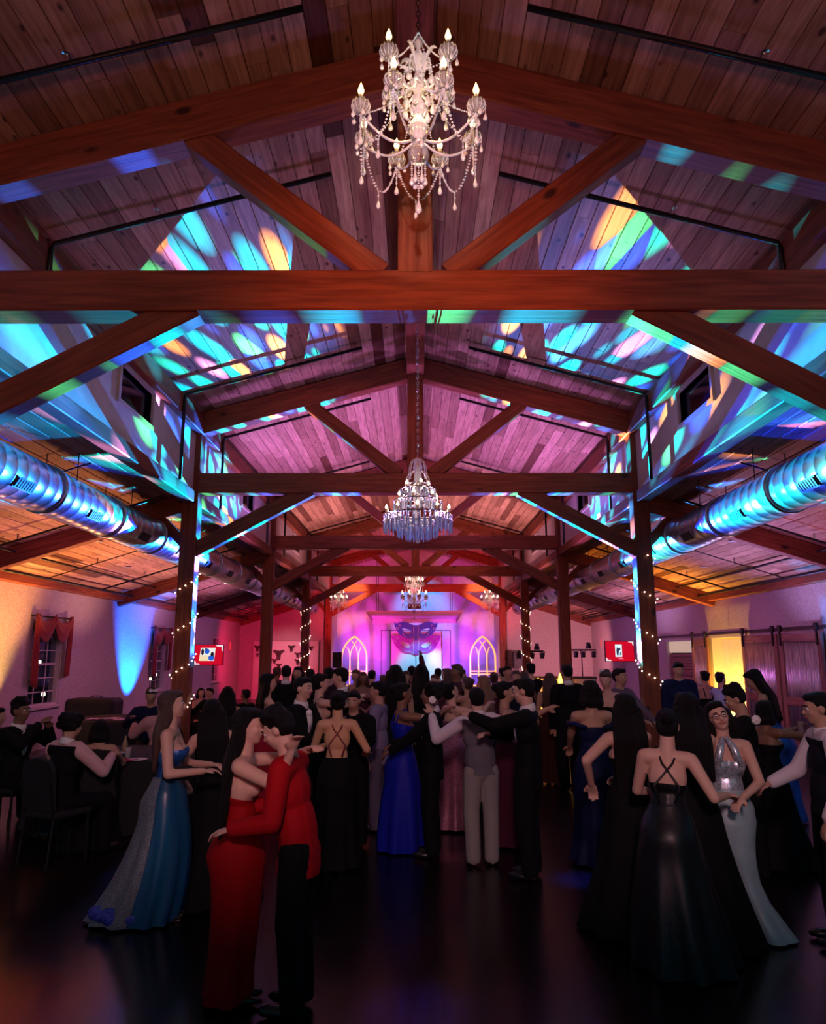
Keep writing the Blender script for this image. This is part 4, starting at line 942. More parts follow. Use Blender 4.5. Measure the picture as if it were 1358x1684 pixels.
# ------------------------------------------------------------------ people
def blobs_to_mesh(name, prims, vox, mats, smooth_it=2, cut=None, n=10):
    k = MB()
    for p in prims:
        if p[0] == 'c':
            _, a, b, r0, r1 = p; a, b = Vector(a), Vector(b)
            if (b-a).length > 1e-4: k.tube([a, b], [r0, r1], n)
            k.ball(a, r0, n, 6); k.ball(b, r1, n, 6)
        else:
            _, c, r, R = p; o = len(k.v); k.ball((0, 0, 0), r, 12, 8); M_ = R if R is not None else Matrix.Identity(3)
            for i in range(o, len(k.v)): k.v[i] = tuple(M_ @ Vector(k.v[i])+Vector(c))
    me = bpy.data.meshes.new('tmp'); me.from_pydata(k.v, [], k.f)
    ob = bpy.data.objects.new('tmp', me); COL.objects.link(ob)
    m = ob.modifiers.new('r', 'REMESH'); m.mode = 'VOXEL'; m.voxel_size = vox; m.use_smooth_shade = True
    if smooth_it: s = ob.modifiers.new('s', 'SMOOTH'); s.factor = .5; s.iterations = smooth_it
    dg = bpy.context.evaluated_depsgraph_get(); out = bpy.data.meshes.new_from_object(ob.evaluated_get(dg))
    bpy.data.objects.remove(ob); bpy.data.meshes.remove(me)
    if cut:
        bm = bmesh.new(); bm.from_mesh(out)
        for co, no in cut: bmesh.ops.bisect_plane(bm, geom=bm.verts[:]+bm.edges[:]+bm.faces[:], plane_co=co, plane_no=no, clear_outer=True)
        bm.to_mesh(out); bm.free()
    out.name = name; out.materials.clear()
    out.materials.append(mats)
    out.polygons.foreach_set('use_smooth', [True]*len(out.polygons)); return out
def fab(c, rough=.8):
    return mat('cloth_%02d_%02d_%02d_%d' % (int(c[0]*99), int(c[1]*99), int(c[2]*99), int(rough*10)), c, rough, spec=.12)
SKINS = [mat('skin_light', (.60, .36, .29), .55, spec=.35), mat('skin_tan', (.44, .25, .18), .55, spec=.35), mat('skin_brown', (.20, .10, .065), .5, spec=.35), mat('skin_warm', (.62, .34, .20), .55, spec=.35)]
HAIRS = {'black': noisy('hair_black', (.004, .003, .004), (.008, .006, .007), 40, .5, .6, (6, 6, 1), spec=.15), 'brown': noisy('hair_brown', (.035, .014, .010), (.08, .035, .022), 40, .45, .6, (6, 6, 1)),
         'tawny': noisy('hair_tawny', (.16, .07, .03), (.28, .14, .07), 40, .5, .6, (6, 6, 1))}
M_EYEW = mat('eye_white', (.7, .66, .66), .3); M_IRIS = mat('iris', (.02, .012, .01), .2); M_LIP = mat('lips', (.35, .09, .09), .4); M_SHOE = mat('shoe_leather', (.006, .006, .007), .3)
def ik(S_, T_, l1, l2, pole):
    D = T_-S_; L = D.length; mx = (l1+l2)*.992
    if L > mx: D = D*(mx/L); L = mx
    if L < .1*l1: L = .1*l1
    d = D.normalized(); a = (l1*l1-l2*l2+L*L)/(2*L); h = math.sqrt(max(0, l1*l1-a*a)); pl = Vector(pole); pl = pl-d*pl.dot(d)
    if pl.length < 1e-4: pl = d.orthogonal()
    return S_+d*a+pl.normalized()*h, S_+D
ARMS = {'down': ((.125, .04, .47), (.125, .04, .47)), 'hug': ((.06, .27, .83), (-.0, .25, .80)), 'waist': ((.07, .24, .62), (.07, .24, .60)), 'front': ((.04, .2, .62), (.03, .2, .60)),
        'up': ((.13, .12, 1.08), (.12, .05, .5)), 'phone': ((.05, .2, .80), (.05, .2, .76)), 'table': ((.12, .24, .53), (.12, .24, .53)), 'back': ((.04, .22, .74), (.08, .2, .66))}
def person(u, v, d, f, sex, label, hair='short', hc='black', skin=0, top=(.006, .006, .008), bottom=(.005, .005, .006), outfit=None, arms='down', la=None, ra=None, lp=None, rp=None, lean=0, roll=0,
           hy=0, hp=0, hr=0, seat=False, dress=None, face=False, glasses=False, vest=None, collar=False, tie=None, nz=.20, ny=0.0, straps=0, m_dress=None, group=None, dx=0, flower=None, H=None):
    p = P(u, v, d); X = p.x+dx; zt = p.z
    if seat: H = min(1.85, max(1.45, (zt-.42)/.50))
    elif not H: H = min(1.92, max(1.45, zt/(1-.004*abs(lean)*.3)))
    near = d < 7.9; mid = d < 10.5
    vb = .0095 if near else (.0155 if mid else .024)
    rt = thing('person', label, 'person', (X, d, 0), math.radians(f), group)
    fem = sex == 'f'; sw = (.094 if fem else .112); h0 = (.47/H+.035) if seat else .522
    hip = Vector((0, 0, h0)); RS = Euler((math.radians(-lean), math.radians(roll), 0)).to_matrix(); V = Vector
    S = lambda x, y, z: (hip+RS @ V((x, y, z)))*H
    RH = RS @ Euler((0, 0, math.radians(hy))).to_matrix() @ Euler((math.radians(hp), math.radians(hr), 0)).to_matrix()
    hb = hip+RS @ V((0, .004, .348))
    Hd = lambda x, y, z: (hb+RH @ V((x, y, z+.056)))*H
    skm = SKINS[skin]; th = 1.0 if fem else 1.12
    def torso(e):
        L = [('e', S(0, 0, 0), ((.092 if fem else .088)*H+e, .062*H+e, .062*H+e), RS), ('e', S(0, 0, .09), ((.066 if fem else .084)*H+e, .050*H+e, .085*H+e), RS),
             ('e', S(0, -.003, .195), ((.080 if fem else .096)*H+e, .056*H+e, .088*H+e), RS), ('c', S(-sw*.8, -.004, .272), S(sw*.8, -.004, .272), .034*H*th+e, .034*H*th+e)]
        if fem: L += [('e', S(s*.036, .040, .195), (.034*H+e, .034*H+e, .034*H+e), RS) for s in (-1, 1)]+[('e', S(s*.042, -.03, -.02), (.05*H+e, .048*H+e, .056*H+e), RS) for s in (-1, 1)]
        else: L += [('e', S(s*.038, -.012, -.02), (.046*H+e, .046*H+e, .05*H+e), RS) for s in (-1, 1)]
        return L
    tr_, tl_ = ARMS[arms]; ra = ra or tr_; la = la or tl_
    AR = []
    for s, t, pl in ((1, ra, rp), (-1, la, lp)):
        sh = S(s*sw, -.004, .272); tx = t[0] if (s > 0) else (-t[0] if la in (ARMS[arms][1],) else t[0])
        el, wr = ik(sh, V((tx, t[1], t[2]))*H, .165*H, .148*H, pl or ((s*.8, -.35, -1) if not arms == 'hug' else (s*1.0, -.1, -.55)))
        AR.append((s, sh, el, wr))
    LG = []
    for s in (1, -1):
        hj = S(s*.048, 0, -.012) if not seat else (hip+V((s*.05, 0, -.01)))*H
        if seat: kn = V((s*.075*H, .255*H, .49)); an = V((s*.07*H, .27*H, .075))
        else:
            w_ = .055 if not fem else .036; kn = V((s*(w_+.004)*H, .012*H, .282*H)); an = V((s*w_*H, -.005*H, .045*H))
        LG.append((s, hj, kn, an))
    B = torso(0)+[('c', S(0, -.008, .27), Hd(0, -.008, -.04), .036*H*(th**.5), .031*H*(th**.5))]
    for s, sh, el, wr in AR:
        B += [('c', sh, el, .029*H*th, .023*H*th), ('c', el, wr, .0225*H*th, .0155*H*th)]
        dr = (wr-el).normalized(); sd = dr.cross(V((0, 0, 1)));
        if sd.length < .1: sd = V((1, 0, 0))
        sd = sd.normalized()*s; nm = sd.cross(dr).normalized(); hs = H/1.7
        if nm.z > 0: nm = -nm
        pc = wr+dr*.05*hs; B.append(('e', pc, (.042*hs, .052*hs, .016*hs), Matrix((sd, dr, nm)).transposed()))
        for q, ln in enumerate((.062, .075, .070, .054)):
            o = (q-1.5)*.0225*hs; b0 = wr+dr*.085*hs+sd*o*-1; b1 = b0+(dr*.9+nm*.35).normalized()*ln*.5*hs; b2 = b1+(dr*.55+nm*.85).normalized()*ln*.55*hs
            B += [('c', b0, b1, .0088*hs, .0082*hs), ('c', b1, b2, .0082*hs, .0068*hs)]
        tb = wr+dr*.025*hs-sd*-.03*hs; t1 = tb+(dr*.8+sd*.75+nm*.2).normalized()*.04*hs; t2 = t1+(dr*1.0+sd*.2+nm*.3).normalized()*.03*hs
        B += [('c', tb, t1, .012*hs, .0105*hs), ('c', t1, t2, .0105*hs, .008*hs)]
    for s, hj, kn, an in LG:
        cf = kn.lerp(an, .3)+V((0, -.012*H, 0))
        B += [('c', hj, kn, .050*H, .032*H), ('c', kn, cf, .031*H, .031*H), ('c', cf, an, .031*H, .019*H), ('c', an+V((0, -.015*H, -.02*H)), an+V((0, .085*H, -.031*H)), .02*H, .013*H)]
    # head
    B += [('e', Hd(0, -.006, .012), (.0445*H, .056*H, .050*H), RH), ('e', Hd(0, .012, -.018), (.036*H, .042*H, .046*H), RH), ('e', Hd(0, .030, -.046), (.018*H, .018*H, .014*H), RH),
          ('e', Hd(0, .040, .012), (.030*H, .012*H, .014*H), RH), ('c', Hd(0, .050, .004), Hd(0, .060, -.013), .0055*H, .0080*H), ('c', Hd(-.012, .045, -.031), Hd(.012, .045, -.031), .0055*H, .0055*H),
          ('e', Hd(-.024, .036, -.014), (.012*H, .012*H, .012*H), RH), ('e', Hd(.024, .036, -.014), (.012*H, .012*H, .012*H), RH),
          ('e', Hd(-.0455, -.004, -.004), (.006*H, .012*H, .018*H), RH), ('e', Hd(.0455, -.004, -.004), (.006*H, .012*H, .018*H), RH)]
    body = link('body', blobs_to_mesh('body', B, vb, skm, 2 if near else 1), rt)
    if face:
        for s in (-1, 1):
            k = MB(); c = Hd(s*.0165, .0445, .004); k.ball(c, .0078*H, 10, 8); e = k.build('eye', M_EYEW, rt, True)
            k = MB(); k.ball(Hd(s*.0165, .0512, .003), (.0038*H,)*3, 8, 6); k.build('iris', M_IRIS, e, True)
            k = MB(); k.tube([Hd(s*.008, .054, .016), Hd(s*.018, .0535, .019), Hd(s*.028, .046, .016)], .0022*H, 6); k.build('eyebrow', HAIRS[hc], rt, True)
        k = MB(); k.tube([Hd(-.016, .0475, -.028), Hd(-.006, .053, -.031), Hd(.006, .053, -.031), Hd(.016, .0475, -.028)], [.002*H, .004*H, .004*H, .002*H], 8); k.build('lips', M_LIP, rt, True)
    if glasses:
        k = MB()
        for s in (-1, 1):
            k.tube([Hd(s*.0185+.014*math.cos(a), .058, .003+.011*math.sin(a)) for a in [2*PI*i/14 for i in range(15)]], .0012*H, 5, False); k.tube([Hd(s*.033, .056, .004), Hd(s*.045, .0, .006)], .0012*H, 5)
        k.tube([Hd(-.005, .059, .004), Hd(.005, .059, .004)], .0012*H, 5); k.build('glasses', M_BLK, rt)
    # hair
    R_ = random.Random(int(u*7+v)); hv = .010 if near else (.014 if mid else .02)
    cap = [('e', Hd(0, -.014, .022), (.0495*H, .056*H, .050*H), RH), ('e', Hd(0, -.022, -.004), (.048*H, .045*H, .048*H), RH)]
    if hair == 'short': hp_ = cap[:1]+[('e', Hd(0, -.026, -.002), (.0455*H, .038*H, .038*H), RH), ('e', Hd(0, .018, .050), (.036*H, .034*H, .018*H), RH)]
    elif hair == 'curly':
        hp_ = cap[:1]+[('e', Hd(0, -.022, .004), (.049*H, .044*H, .042*H), RH)]
        for i in range(26):
            a = R_.uniform(0, 2*PI); t = R_.uniform(.05, 1.0); hp_.append(('e', Hd(.044*math.cos(a)*t**.3, -.010+.046*math.sin(a)*t**.3, .035+.036*(1-t)+.01), (.017*H,)*3, None))
    elif hair == 'afro':
        hp_ = [('e', Hd(0, -.018, .022), (.064*H, .062*H, .060*H), RH)]+[('e', Hd(.058*math.cos(a), -.018+.05*math.sin(a), .025+.03*math.sin(a*3)), (.02*H,)*3, None) for a in [2*PI*i/16 for i in range(16)] if math.sin(a) < .8]
    elif hair == 'bun': hp_ = cap+[('e', Hd(0, -.070, .030), (.026*H, .026*H, .026*H), RH), ('e', Hd(0, .022, .048), (.036*H, .030*H, .018*H), RH)]
    elif hair == 'bob': hp_ = cap+[('c', Hd(s*.044, -.012, .01), Hd(s*.05, -.010, -.065), .020*H, .024*H) for s in (-1, 1)]+[('e', Hd(0, -.03, -.05), (.06*H, .036*H, .04*H), RH), ('e', Hd(0, .02, .052), (.038*H, .030*H, .017*H), RH)]
    else:   # long
        z1 = .12 if hair == 'long' else (-.01 if hair == 'verylong' else .18)
        hp_ = cap+[('e', Hd(0, .018, .050), (.038*H, .034*H, .018*H), RH)]
        for i in range(-3, 4):
            x = i*.017; a = Hd(x*1.0, -.040+abs(i)*.006, -.01); m_ = S(x*1.25, -.066+abs(i)*.007, .27); e_ = S(x*1.35+.006*R_.uniform(-1, 1), -.068+abs(i)*.005, z1+R_.uniform(-.015, .015)); hp_ += [('c', a, m_, .021*H, .020*H), ('c', m_, e_, .020*H, .011*H)]
        for s in (-1, 1): hp_ += [('c', Hd(s*.044, -.006, .015), Hd(s*.048, -.008, -.05), .014*H, .016*H), ('c', Hd(s*.048, -.008, -.05), S(s*.062, -.045, .25), .016*H, .016*H)]
    link('hair', blobs_to_mesh('hair', hp_, hv, HAIRS[hc], 1), rt)
    if flower:
        k = MB()
        for i in range(6): a = i*PI/3; k.ball(Hd(flower[0]+.012*math.cos(a), flower[1], flower[2]+.012*math.sin(a)), .012*H, 8, 5)
        k.build('hair_flower', mat('flower_white', (.8, .76, .78), .6), rt, True)
    # clothes
    e = .013 if near else .018
    if not dress:
        tm = outfit or fab(top)
        J = torso(e)+[('e', S(0, -.002, .06), (.088*H+e, .062*H+e, .15*H), RS), ('e', hip*H+V((0, 0, -.06*H)), (.094*H+e, .070*H+e, .10*H), None)]
        if vest is None:
            for s, sh, el, wr in AR: J += [('c', sh, el, .034*H*th+e*.4, .029*H*th+e*.5), ('c', el, el.lerp(wr, .93), .029*H*th+e*.5, .022*H*th+e*.5)]
        low = hip*H+V((0, 0, (-.02 if vest else -.085)*H))
        nk = (S(0, 0, .335), RS @ V((0, 0, 1)))
        link('vest' if vest else 'jacket', blobs_to_mesh('jacket', J, max(.012, vb), tm, 1, [(low, V((0, 0, -1)))]), rt)
        if vest:
            SH = []
            for s, sh, el, wr in AR: SH += [('c', sh, el, .034*H*th+e*.5, .029*H*th+e*.5), ('c', el, el.lerp(wr, .9), .029*H*th+e*.5, .022*H*th+e*.5)]
            SH += [('c', S(-sw*.75, -.002, .283), S(sw*.75, -.002, .283), .032*H*th+e, .032*H*th+e)]
            link('shirt', blobs_to_mesh('shirt', SH, max(.012, vb), vest, 1), rt)
        if collar or vest:
            cm_ = MB(); vs, fs = [], []; n = 18
            for i, (z, r) in enumerate(((.296, .050), (.33, .042), (.334, .038))):
                for j in range(n): q = 2*PI*j/n; vs.append(S(r*math.cos(q), -.006+r*.95*math.sin(q), z-.010*math.sin(q)))
            for i in range(2):
                for j in range(n): fs.append((i*n+j, i*n+(j+1) % n, (i+1)*n+(j+1) % n, (i+1)*n+j))
            cm_.add(vs, fs); o = cm_.build('shirt_collar', mat('shirt_white', (.72, .70, .74), .7), rt, True); md = o.modifiers.new('s', 'SOLIDIFY'); md.thickness = .006
            if mid and not vest: link('shirt_front', blobs_to_mesh('shirt_front', [('e', S(0, .050, .215), (.026*H, .022*H, .075*H), RS)], .012, MATS['shirt_white'], 1), rt)
            for s, sh, el, wr in AR:
                if mid: k = MB(); k.tube([el.lerp(wr, .90), el.lerp(wr, 1.0)], [.0235*H, .0225*H], 12); k.build('shirt_cuff', MATS['shirt_white'], rt, True)
        if tie:
            k = MB(); 
            for s in (-1, 1): k.add([S(0, .067, .285), S(s*.022, .07, .297), S(s*.022, .07, .272)], [(0, 1, 2)])
            k.ball(S(0, .068, .285), .007*H, 6, 5); k.build('bow_tie', fab(tie), rt)
        Tq = [('e', S(0, 0, -.005) if not seat else hip*H, (.09*H+e*.6, .062*H+e*.6, .055*H+e*.6), RS)]
        for s, hj, kn, an in LG: Tq += [('c', hj, kn, .057*H+e*.5, .044*H+e*.6), ('c', kn+V((0, -.006, 0)), an+V((0, -.004, -.01)), .044*H+e*.6, .040*H+e*.5)]
        link('trousers', blobs_to_mesh('trousers', Tq, max(.012, vb), fab(bottom), 1, [(V((0, 0, .035)), V((0, 0, -1)))] if not seat else None), rt)
        for s, hj, kn, an in LG:
            k = MB(); k.ball((an.x, an.y+.045*H, .035), (.026*H, .075*H, .035), 12, 6); k.build('shoe', M_SHOE, rt, True)
    else:
        dm = m_dress or outfit or fab(top)
        D = torso(e)
        neck = S(0, 0, nz+.0); nn = RS @ V((0, ny, 1)).normalized()
        low = hip*H+RS @ V((0, 0, -.04))*H
        link('bodice', blobs_to_mesh('bodice', D, max(.011, vb), dm, 1, [(neck, nn), (low, RS @ V((0, 0, -1)))]), rt)
        if straps:
            k = MB()
            for s in (-1, 1):
                if straps == 1: k.tube([S(s*.045, .064, nz-.01), S(s*.055, .045, .275), S(s*.052, .0, .312), S(s*.05, -.04, .27), S(s*.045, -.066, nz-.01-ny*.05)], .006*H*.9, 6)
                elif straps == 2: k.tube([S(s*.05, .04, .27), S(s*.045, -.0, .312), S(s*.02, -.055, .25), S(-s*.05, -.064, .16), S(-s*.03, -.07, .10)], .0045*H, 6)
                elif straps == 3: k.tube([S(s*.05, .066, nz-.02), S(s*.028, .06, .27), S(0, .0, .325)], [.02*H, .016*H, .01*H], 8)
                elif straps == 4: k.tube([S(s*(sw+.030), .045, .235), S(s*(sw+.038), 0, .225), S(s*(sw+.030), -.045, .235), S(s*.05, -.062, nz-.005)], .013*H, 8)
            k.build('strap', dm, rt, True)
        # skirt
        prof = {'aline': [(.09, .066, .050), (.03, .094, .07), (-.06, .112, .088), (-.25, .15, .13), (-.51, .235, .21)],
                'gown': [(.09, .066, .050), (.03, .096, .07), (-.06, .118, .095), (-.22, .16, .15), (-.36, .20, .20), (-.512, .25, .26)],
                'column': [(.09, .066, .050), (.02, .100, .075), (-.05, .112, .096), (-.22, .108, .098), (-.38, .115, .105), (-.505, .14, .13)],
                'mermaid': [(.09, .066, .050), (.02, .100, .076), (-.05, .110, .096), (-.2, .088, .082), (-.3, .080, .076), (-.38, .10, .10), (-.512, .20, .20)]}[dress['t']]
        n = 56; vs, fs = [], []; rows = []
        for i in range(len(prof)-1):
            for j in range(5 if i < len(prof)-2 else 7):
                t = j/(5 if i < len(prof)-2 else 7); rows.append([prof[i][q]*(1-t)+prof[i+1][q]*t for q in range(3)])
        rows.append(list(prof[-1])); ox, oy = dress.get('off', (0, 0)); fl = dress.get('fl', 9); sl = dress.get('slit'); ws = dress.get('w', 1.0)
        b0 = (-.02-.022)
        for r in rows:
            z = r[0]; t = max(0, min(1, (.0-z)/.51)); c0 = hip+ (RS @ V((0, 0, z)) if z > 0 else V((0, 0, z))); w2 = 1+(ws-1)*t
            for j in range(n):
                q = 2*PI*j/n; fo = 1+.10*t*math.sin(q*fl+R_.random()*.15)+.03*t*math.sin(q*3+1)
                bum = -.018*math.exp(-((z+.03)/.06)**2) if math.sin(q) < 0 else 0
                x = c0.x*H+(r[1]*H*w2+e*.8)*math.cos(q)*fo+ox*H*t**2; y = c0.y*H+(r[2]*H*w2+e*.8)*math.sin(q)*fo+oy*H*t**2+bum*abs(math.sin(q))*H
                if math.sin(q) < 0: y += dress.get('train', 0)*t**3*math.sin(q)*H
                vs.append((x, y, max(.006, c0.z*H)))
        nr = len(rows)
        for i in range(nr-1):
            for j in range(n):
                if sl and rows[i][0] < -.12 and sl[0] < j/n*360 < sl[1]: continue
                fs.append((i*n+j, i*n+(j+1) % n, (i+1)*n+(j+1) % n, (i+1)*n+j))
        k = MB(); k.add(vs, fs); link('skirt', k.mesh('skirt', dress.get('m', dm), True), rt)
        if dress.get('overlay'):
            k = MB(); vs2 = []; fs2 = []; j0, j1 = dress['ov'][0]*n//360, dress['ov'][1]*n//360; ww = j1-j0+1; c_ = V((0, 0, 0))
            for i in range(nr):
                for j in range(j0, j1+1): a = V(vs[i*n+j % n]); c0 = hip*H; vs2.append((a.x*1.04, a.y*1.04-.01, a.z+.004))
            for i in range(nr-1):
                for j in range(ww-1): fs2.append((i*ww+j, i*ww+j+1, (i+1)*ww+j+1, (i+1)*ww+j))
            k.add(vs2, fs2); k.build('overskirt', dress['overlay'], rt, True)
        for s, hj, kn, an in LG:
            k = MB(); k.ball((an.x, an.y+.04*H, .03), (.022*H, .066*H, .026), 10, 6); k.build('shoe', M_SHOE, rt, True)
    return rt, S, Hd, AR, H

ROYAL = fab((.008, .014, .35), .5); REDD = fab((.33, .004, .008), .7); REDJ = fab((.36, .004, .010), .75); NAVY = fab((.006, .010, .05), .6)
BLUSAT = noisy('blue_satin', (.006, .045, .13), (.01, .09, .20), 3, .35, .1, (3, 3, .3)); BLUBOD = sequin('blue_bodice', (.01, .05, .28), (.03, .16, .5), 120, .3, .4)
TULLE = sequin('grey_glitter_tulle', (.09, .11, .16), (.26, .28, .32), 160, .35, .45); TRAIN = sequin('blue_tulle_train', (.01, .02, .30), (.05, .08, .45), 60, .0, .7)
SILV = sequin('silver_sequin', (.30, .42, .58), (.85, .92, 1.0), 110, .6, .36); SILVM = noisy('pale_mermaid_satin', (.22, .32, .37), (.32, .43, .48), 6, .4, .15)
MAUVE = sequin('mauve_sequin', (.20, .06, .12), (.40, .16, .24), 110, .3, .5); BSEQ = sequin('black_sequin', (.003, .003, .004), (.014, .014, .02), 130, .3, .4)
BROCADE = sequin('burgundy_lace', (.14, .01, .03), (.34, .08, .08), 60, .2, .5); BLUSH = noisy('shiny_blue_fabric', (.004, .02, .16), (.01, .08, .45), 6, .3, .3)
GREY = fab((.30, .27, .26)); WSH = mat('sleeve_white', (.62, .56, .66), .75); LAV = fab((.20, .17, .30)); PINKSH = mat('sleeve_pink', (.62, .36, .38), .75); LBLUE = mat('sleeve_pale_blue', (.45, .55, .75), .75)
BLK = (.005, .005, .007)

# --- foreground
r1, S1, _, A1, H1 = person(286, 1133, 5.9, -82, 'f', 'woman in a strapless blue gown with grey glitter overskirt and long brown hair, in profile', 'long', 'brown', 0, dress={'t': 'gown', 'm': BLUSAT, 'train': .10, 'off': (0, -.06), 'overlay': TULLE, 'ov': (195, 350), 'fl': 11, 'w': .50},
    m_dress=BLUBOD, ra=(.11, .165, .645), la=(-.05, .18, .65), rp=(.5, -.6, -1), nz=.205, ny=-.1, face=True, hp=6)
k = MB(); k.box((-.11, -.03, -.05), (.11, .03, .05)); cl = k.build('clutch_bag', M_BCLOTH); md = cl.modifiers.new('b', 'BEVEL'); md.width = .015; cl.location = P(292, 1271, 5.78); cl.rotation_euler = (0, 0, .1); tag(cl, 'small black clutch bag held by the woman in the blue gown', 'bag')
k = MB(); rr = random.Random(3)
for i in range(16):
    a = rr.uniform(0, 2*PI); k.ball((.17*math.cos(a)*rr.random()**.5, .12*math.sin(a)*rr.random()**.5, .05+.05*rr.random()), (.07, .06, .05), 8, 5)
tf = k.build('gown_train', TRAIN, r1, True); tf.location = (0, 0, 0)
tf.matrix_local = (Matrix.Translation(r1.location) @ Matrix.Rotation(math.radians(-82), 4, 'Z')).inverted() @ Matrix.Translation(Vector((P(200, 1500, 5.85).x, 5.8, 0)))
person(498, 1166, 4.48, 82, 'm', 'man in a bright red jacket with curly black hair, hugging a woman in red', 'curly', 'black', 0, outfit=REDJ, arms='waist', ra=(.05, .2, .64), la=(-.13, .20, .60), lp=(-.3, -.8, -1), lean=10, hp=-16, hr=0, face=True)
person(403, 1162, 4.60, -88, 'f', 'woman in a long red gown with very long dark hair, hugging the man in red', 'verylong', 'black', 0, dress={'t': 'column', 'off': (0, -.02), 'fl': 6, 'w': .62}, m_dress=REDD, nz=.16, ny=.15,
    ra=(.20, .20, .86), la=(-.02, .24, .84), rp=(.4, 1, -.1), lp=(-1, 0, -.3), lean=2, hy=-12)
person(498, 1112, 7.85, -112, 'm', 'young man in a dark suit with white collar and boutonniere, behind the red couple', 'short', 'black', 0, arms='front', collar=True, tie=BLK, face=True)
person(362, 1147, 6.35, 12, 'f', 'woman in a black strapless dress with one pale shoulder bare, left of the red couple', 'long', 'black', 0, dress={'t': 'aline'}, top=BLK, nz=.21, roll=-5, ra=(.10, .14, .55), la=(-.16, .12, .55))
person(441, 1106, 9.5, -70, 'f', 'woman with long black hair in a red top, bare arm, looking right', 'long', 'black', 0, dress={'t': 'column'}, m_dress=fab((.3, .01, .03)), arms='waist', nz=.22)
person(471, 1093, 12.2, 8, 'm', 'man in a dark suit seen from behind, white collar line, left of centre crowd', 'short', 'black', 0, collar=True, arms='down')
person(490, 1095, 13.3, 170, 'f', 'dark haired woman facing the camera beside the suited man with his back turned', 'long', 'black', 1, dress={'t': 'column'}, top=(.05, .01, .02), arms='down')
person(527, 1106, 9.2, -72, 'f', 'woman with pinned-up black hair and pale open-back dress straps, leaning to a man', 'bun', 'black', 0, dress={'t': 'column'}, top=BLK, arms='hug', straps=1, nz=.16, ny=.3)
person(562, 1097, 9.6, 86, 'm', 'man in a black suit facing left, forehead close to the woman with pinned-up hair', 'short', 'black', 0, arms='waist', collar=True, face=True, hp=-8)
person(556, 1133, 7.25, 4, 'f', 'woman with a bare back in a burgundy laced black gown, one leg through the slit', 'bun', 'black', 3, dress={'t': 'column', 'slit': (165, 215), 'm': fab(BLK)}, m_dress=BROCADE, nz=.055, ny=0.0, ra=(.17, .14, .62), la=(-.06, .18, .66), rp=(.5, -1, -.6), straps=2)
person(582, 1134, 8.0, 172, 'm', 'man in black facing the camera, half hidden beyond the bare-backed woman', 'short', 'black', 1, arms='phone', face=True, hp=-10)
person(622, 1119, 8.7, 80, 'm', 'man in a lavender-grey suit, arm hanging, behind the royal blue gown', 'short', 'black', 1, outfit=LAV, bottom=(.10, .09, .15), arms='down')
person(650, 1092, 9.6, 15, 'f', 'tall person with long dark hair seen from behind at the middle of the crowd', 'long', 'black', 1, dress={'t': 'column'}, top=BLK, arms='down')
person(662, 1121, 7.9, -75, 'f', 'woman in a royal blue gown with her arms round a man in black', 'bun', 'black', 2, dress={'t': 'gown', 'fl': 8, 'w': .55}, m_dress=ROYAL, arms='hug', nz=.22, ny=.2, straps=1)
person(709, 1122, 7.65, 84, 'm', 'man in a black suit with a rounded afro, embraced by the woman in royal blue', 'afro', 'black', 2, arms='waist', collar=True)
person(744, 1119, 8.8, -60, 'f', 'woman in a mauve sequin gown and glasses, head tilted back', 'bun', 'black', 0, dress={'t': 'column'}, m_dress=MAUVE, arms='hug', hp=22, glasses=True, face=True, nz=.2)
person(797, 1129, 7.35, 12, 'm', 'man in a grey waistcoat and white shirt seen from behind, both arms stretched out', 'short', 'black', 0, outfit=fab((.13, .12, .15)), vest=WSH, bottom=(.26, .24, .24), ra=(.27, .13, .73), la=(-.27, .12, .83), lp=(-.3, -.2, -1), rp=(.2, -1, -.6), roll=-3, dx=-.05)
person(864, 1113, 6.95, 72, 'm', 'broad man in a black suit and white collar facing left, fist raised with white cuff', 'short', 'black', 0, arms='hug', ra=(.0, .2, .7), la=(-.12, .27, .80), collar=True, hp=-10, face=True)
person(830, 1119, 8.1, -95, 'f', 'dark haired woman with a purple dress held by the broad man in black', 'bun', 'black', 1, dress={'t': 'column'}, top=(.06, .01, .03), arms='hug')
person(970, 1117, 7.4, 4, 'f', 'woman in an off-shoulder navy gown, full black hair, seen from behind', 'bob', 'black', 1, dress={'t': 'column'}, m_dress=NAVY, nz=.215, straps=4, arms='waist')
person(1026, 1138, 5.75, 10, 'f', 'woman in black with straight black hair falling to her waist, seen from behind', 'verylong', 'black', 0, dress={'t': 'aline'}, top=BLK, nz=.19, la=(-.17, .02, .60), ra=(.05, .2, .6), lp=(-1, -.5, -.5), dx=0)
person(1086, 1166, 5.1, -20, 'f', 'woman in a black corset gown, bare upper back crossed by a cord, arm reaching right', 'bun', 'black', 0, dress={'t': 'gown', 'w': .8, 'off': (.03, .03)}, m_dress=BSEQ, nz=.165, ny=.1, straps=2, ra=(.24, .12, .64), la=(-.04, .2, .62), rp=(.4, -.8, -1), roll=3, lean=6)
person(1126, 1136, 5.44, 10, 'f', 'person in black with long black hair between the corset gown and the silver gown', 'long', 'black', 0, dress={'t': 'gown', 'w': .62, 'off': (.09, .0)}, top=BLK, arms='front', nz=.24)
r2, S2, Hd2, A2, H2 = person(1184, 1150, 5.6, 172, 'f', 'smiling woman with glasses in a silver sequin mermaid gown, head tilted, facing the camera', 'bob', 'black', 0, dress={'t': 'mermaid', 'off': (-.13, .02), 'm': SILVM, 'fl': 5, 'w': .45}, m_dress=SILV, nz=.215, straps=3, hr=16, hp=6, hy=0,
    ra=(.16, .10, .60), la=(-.02, .17, .60), lp=(-1, .0, -.9), rp=(.6, -.2, -1), glasses=True, face=True)
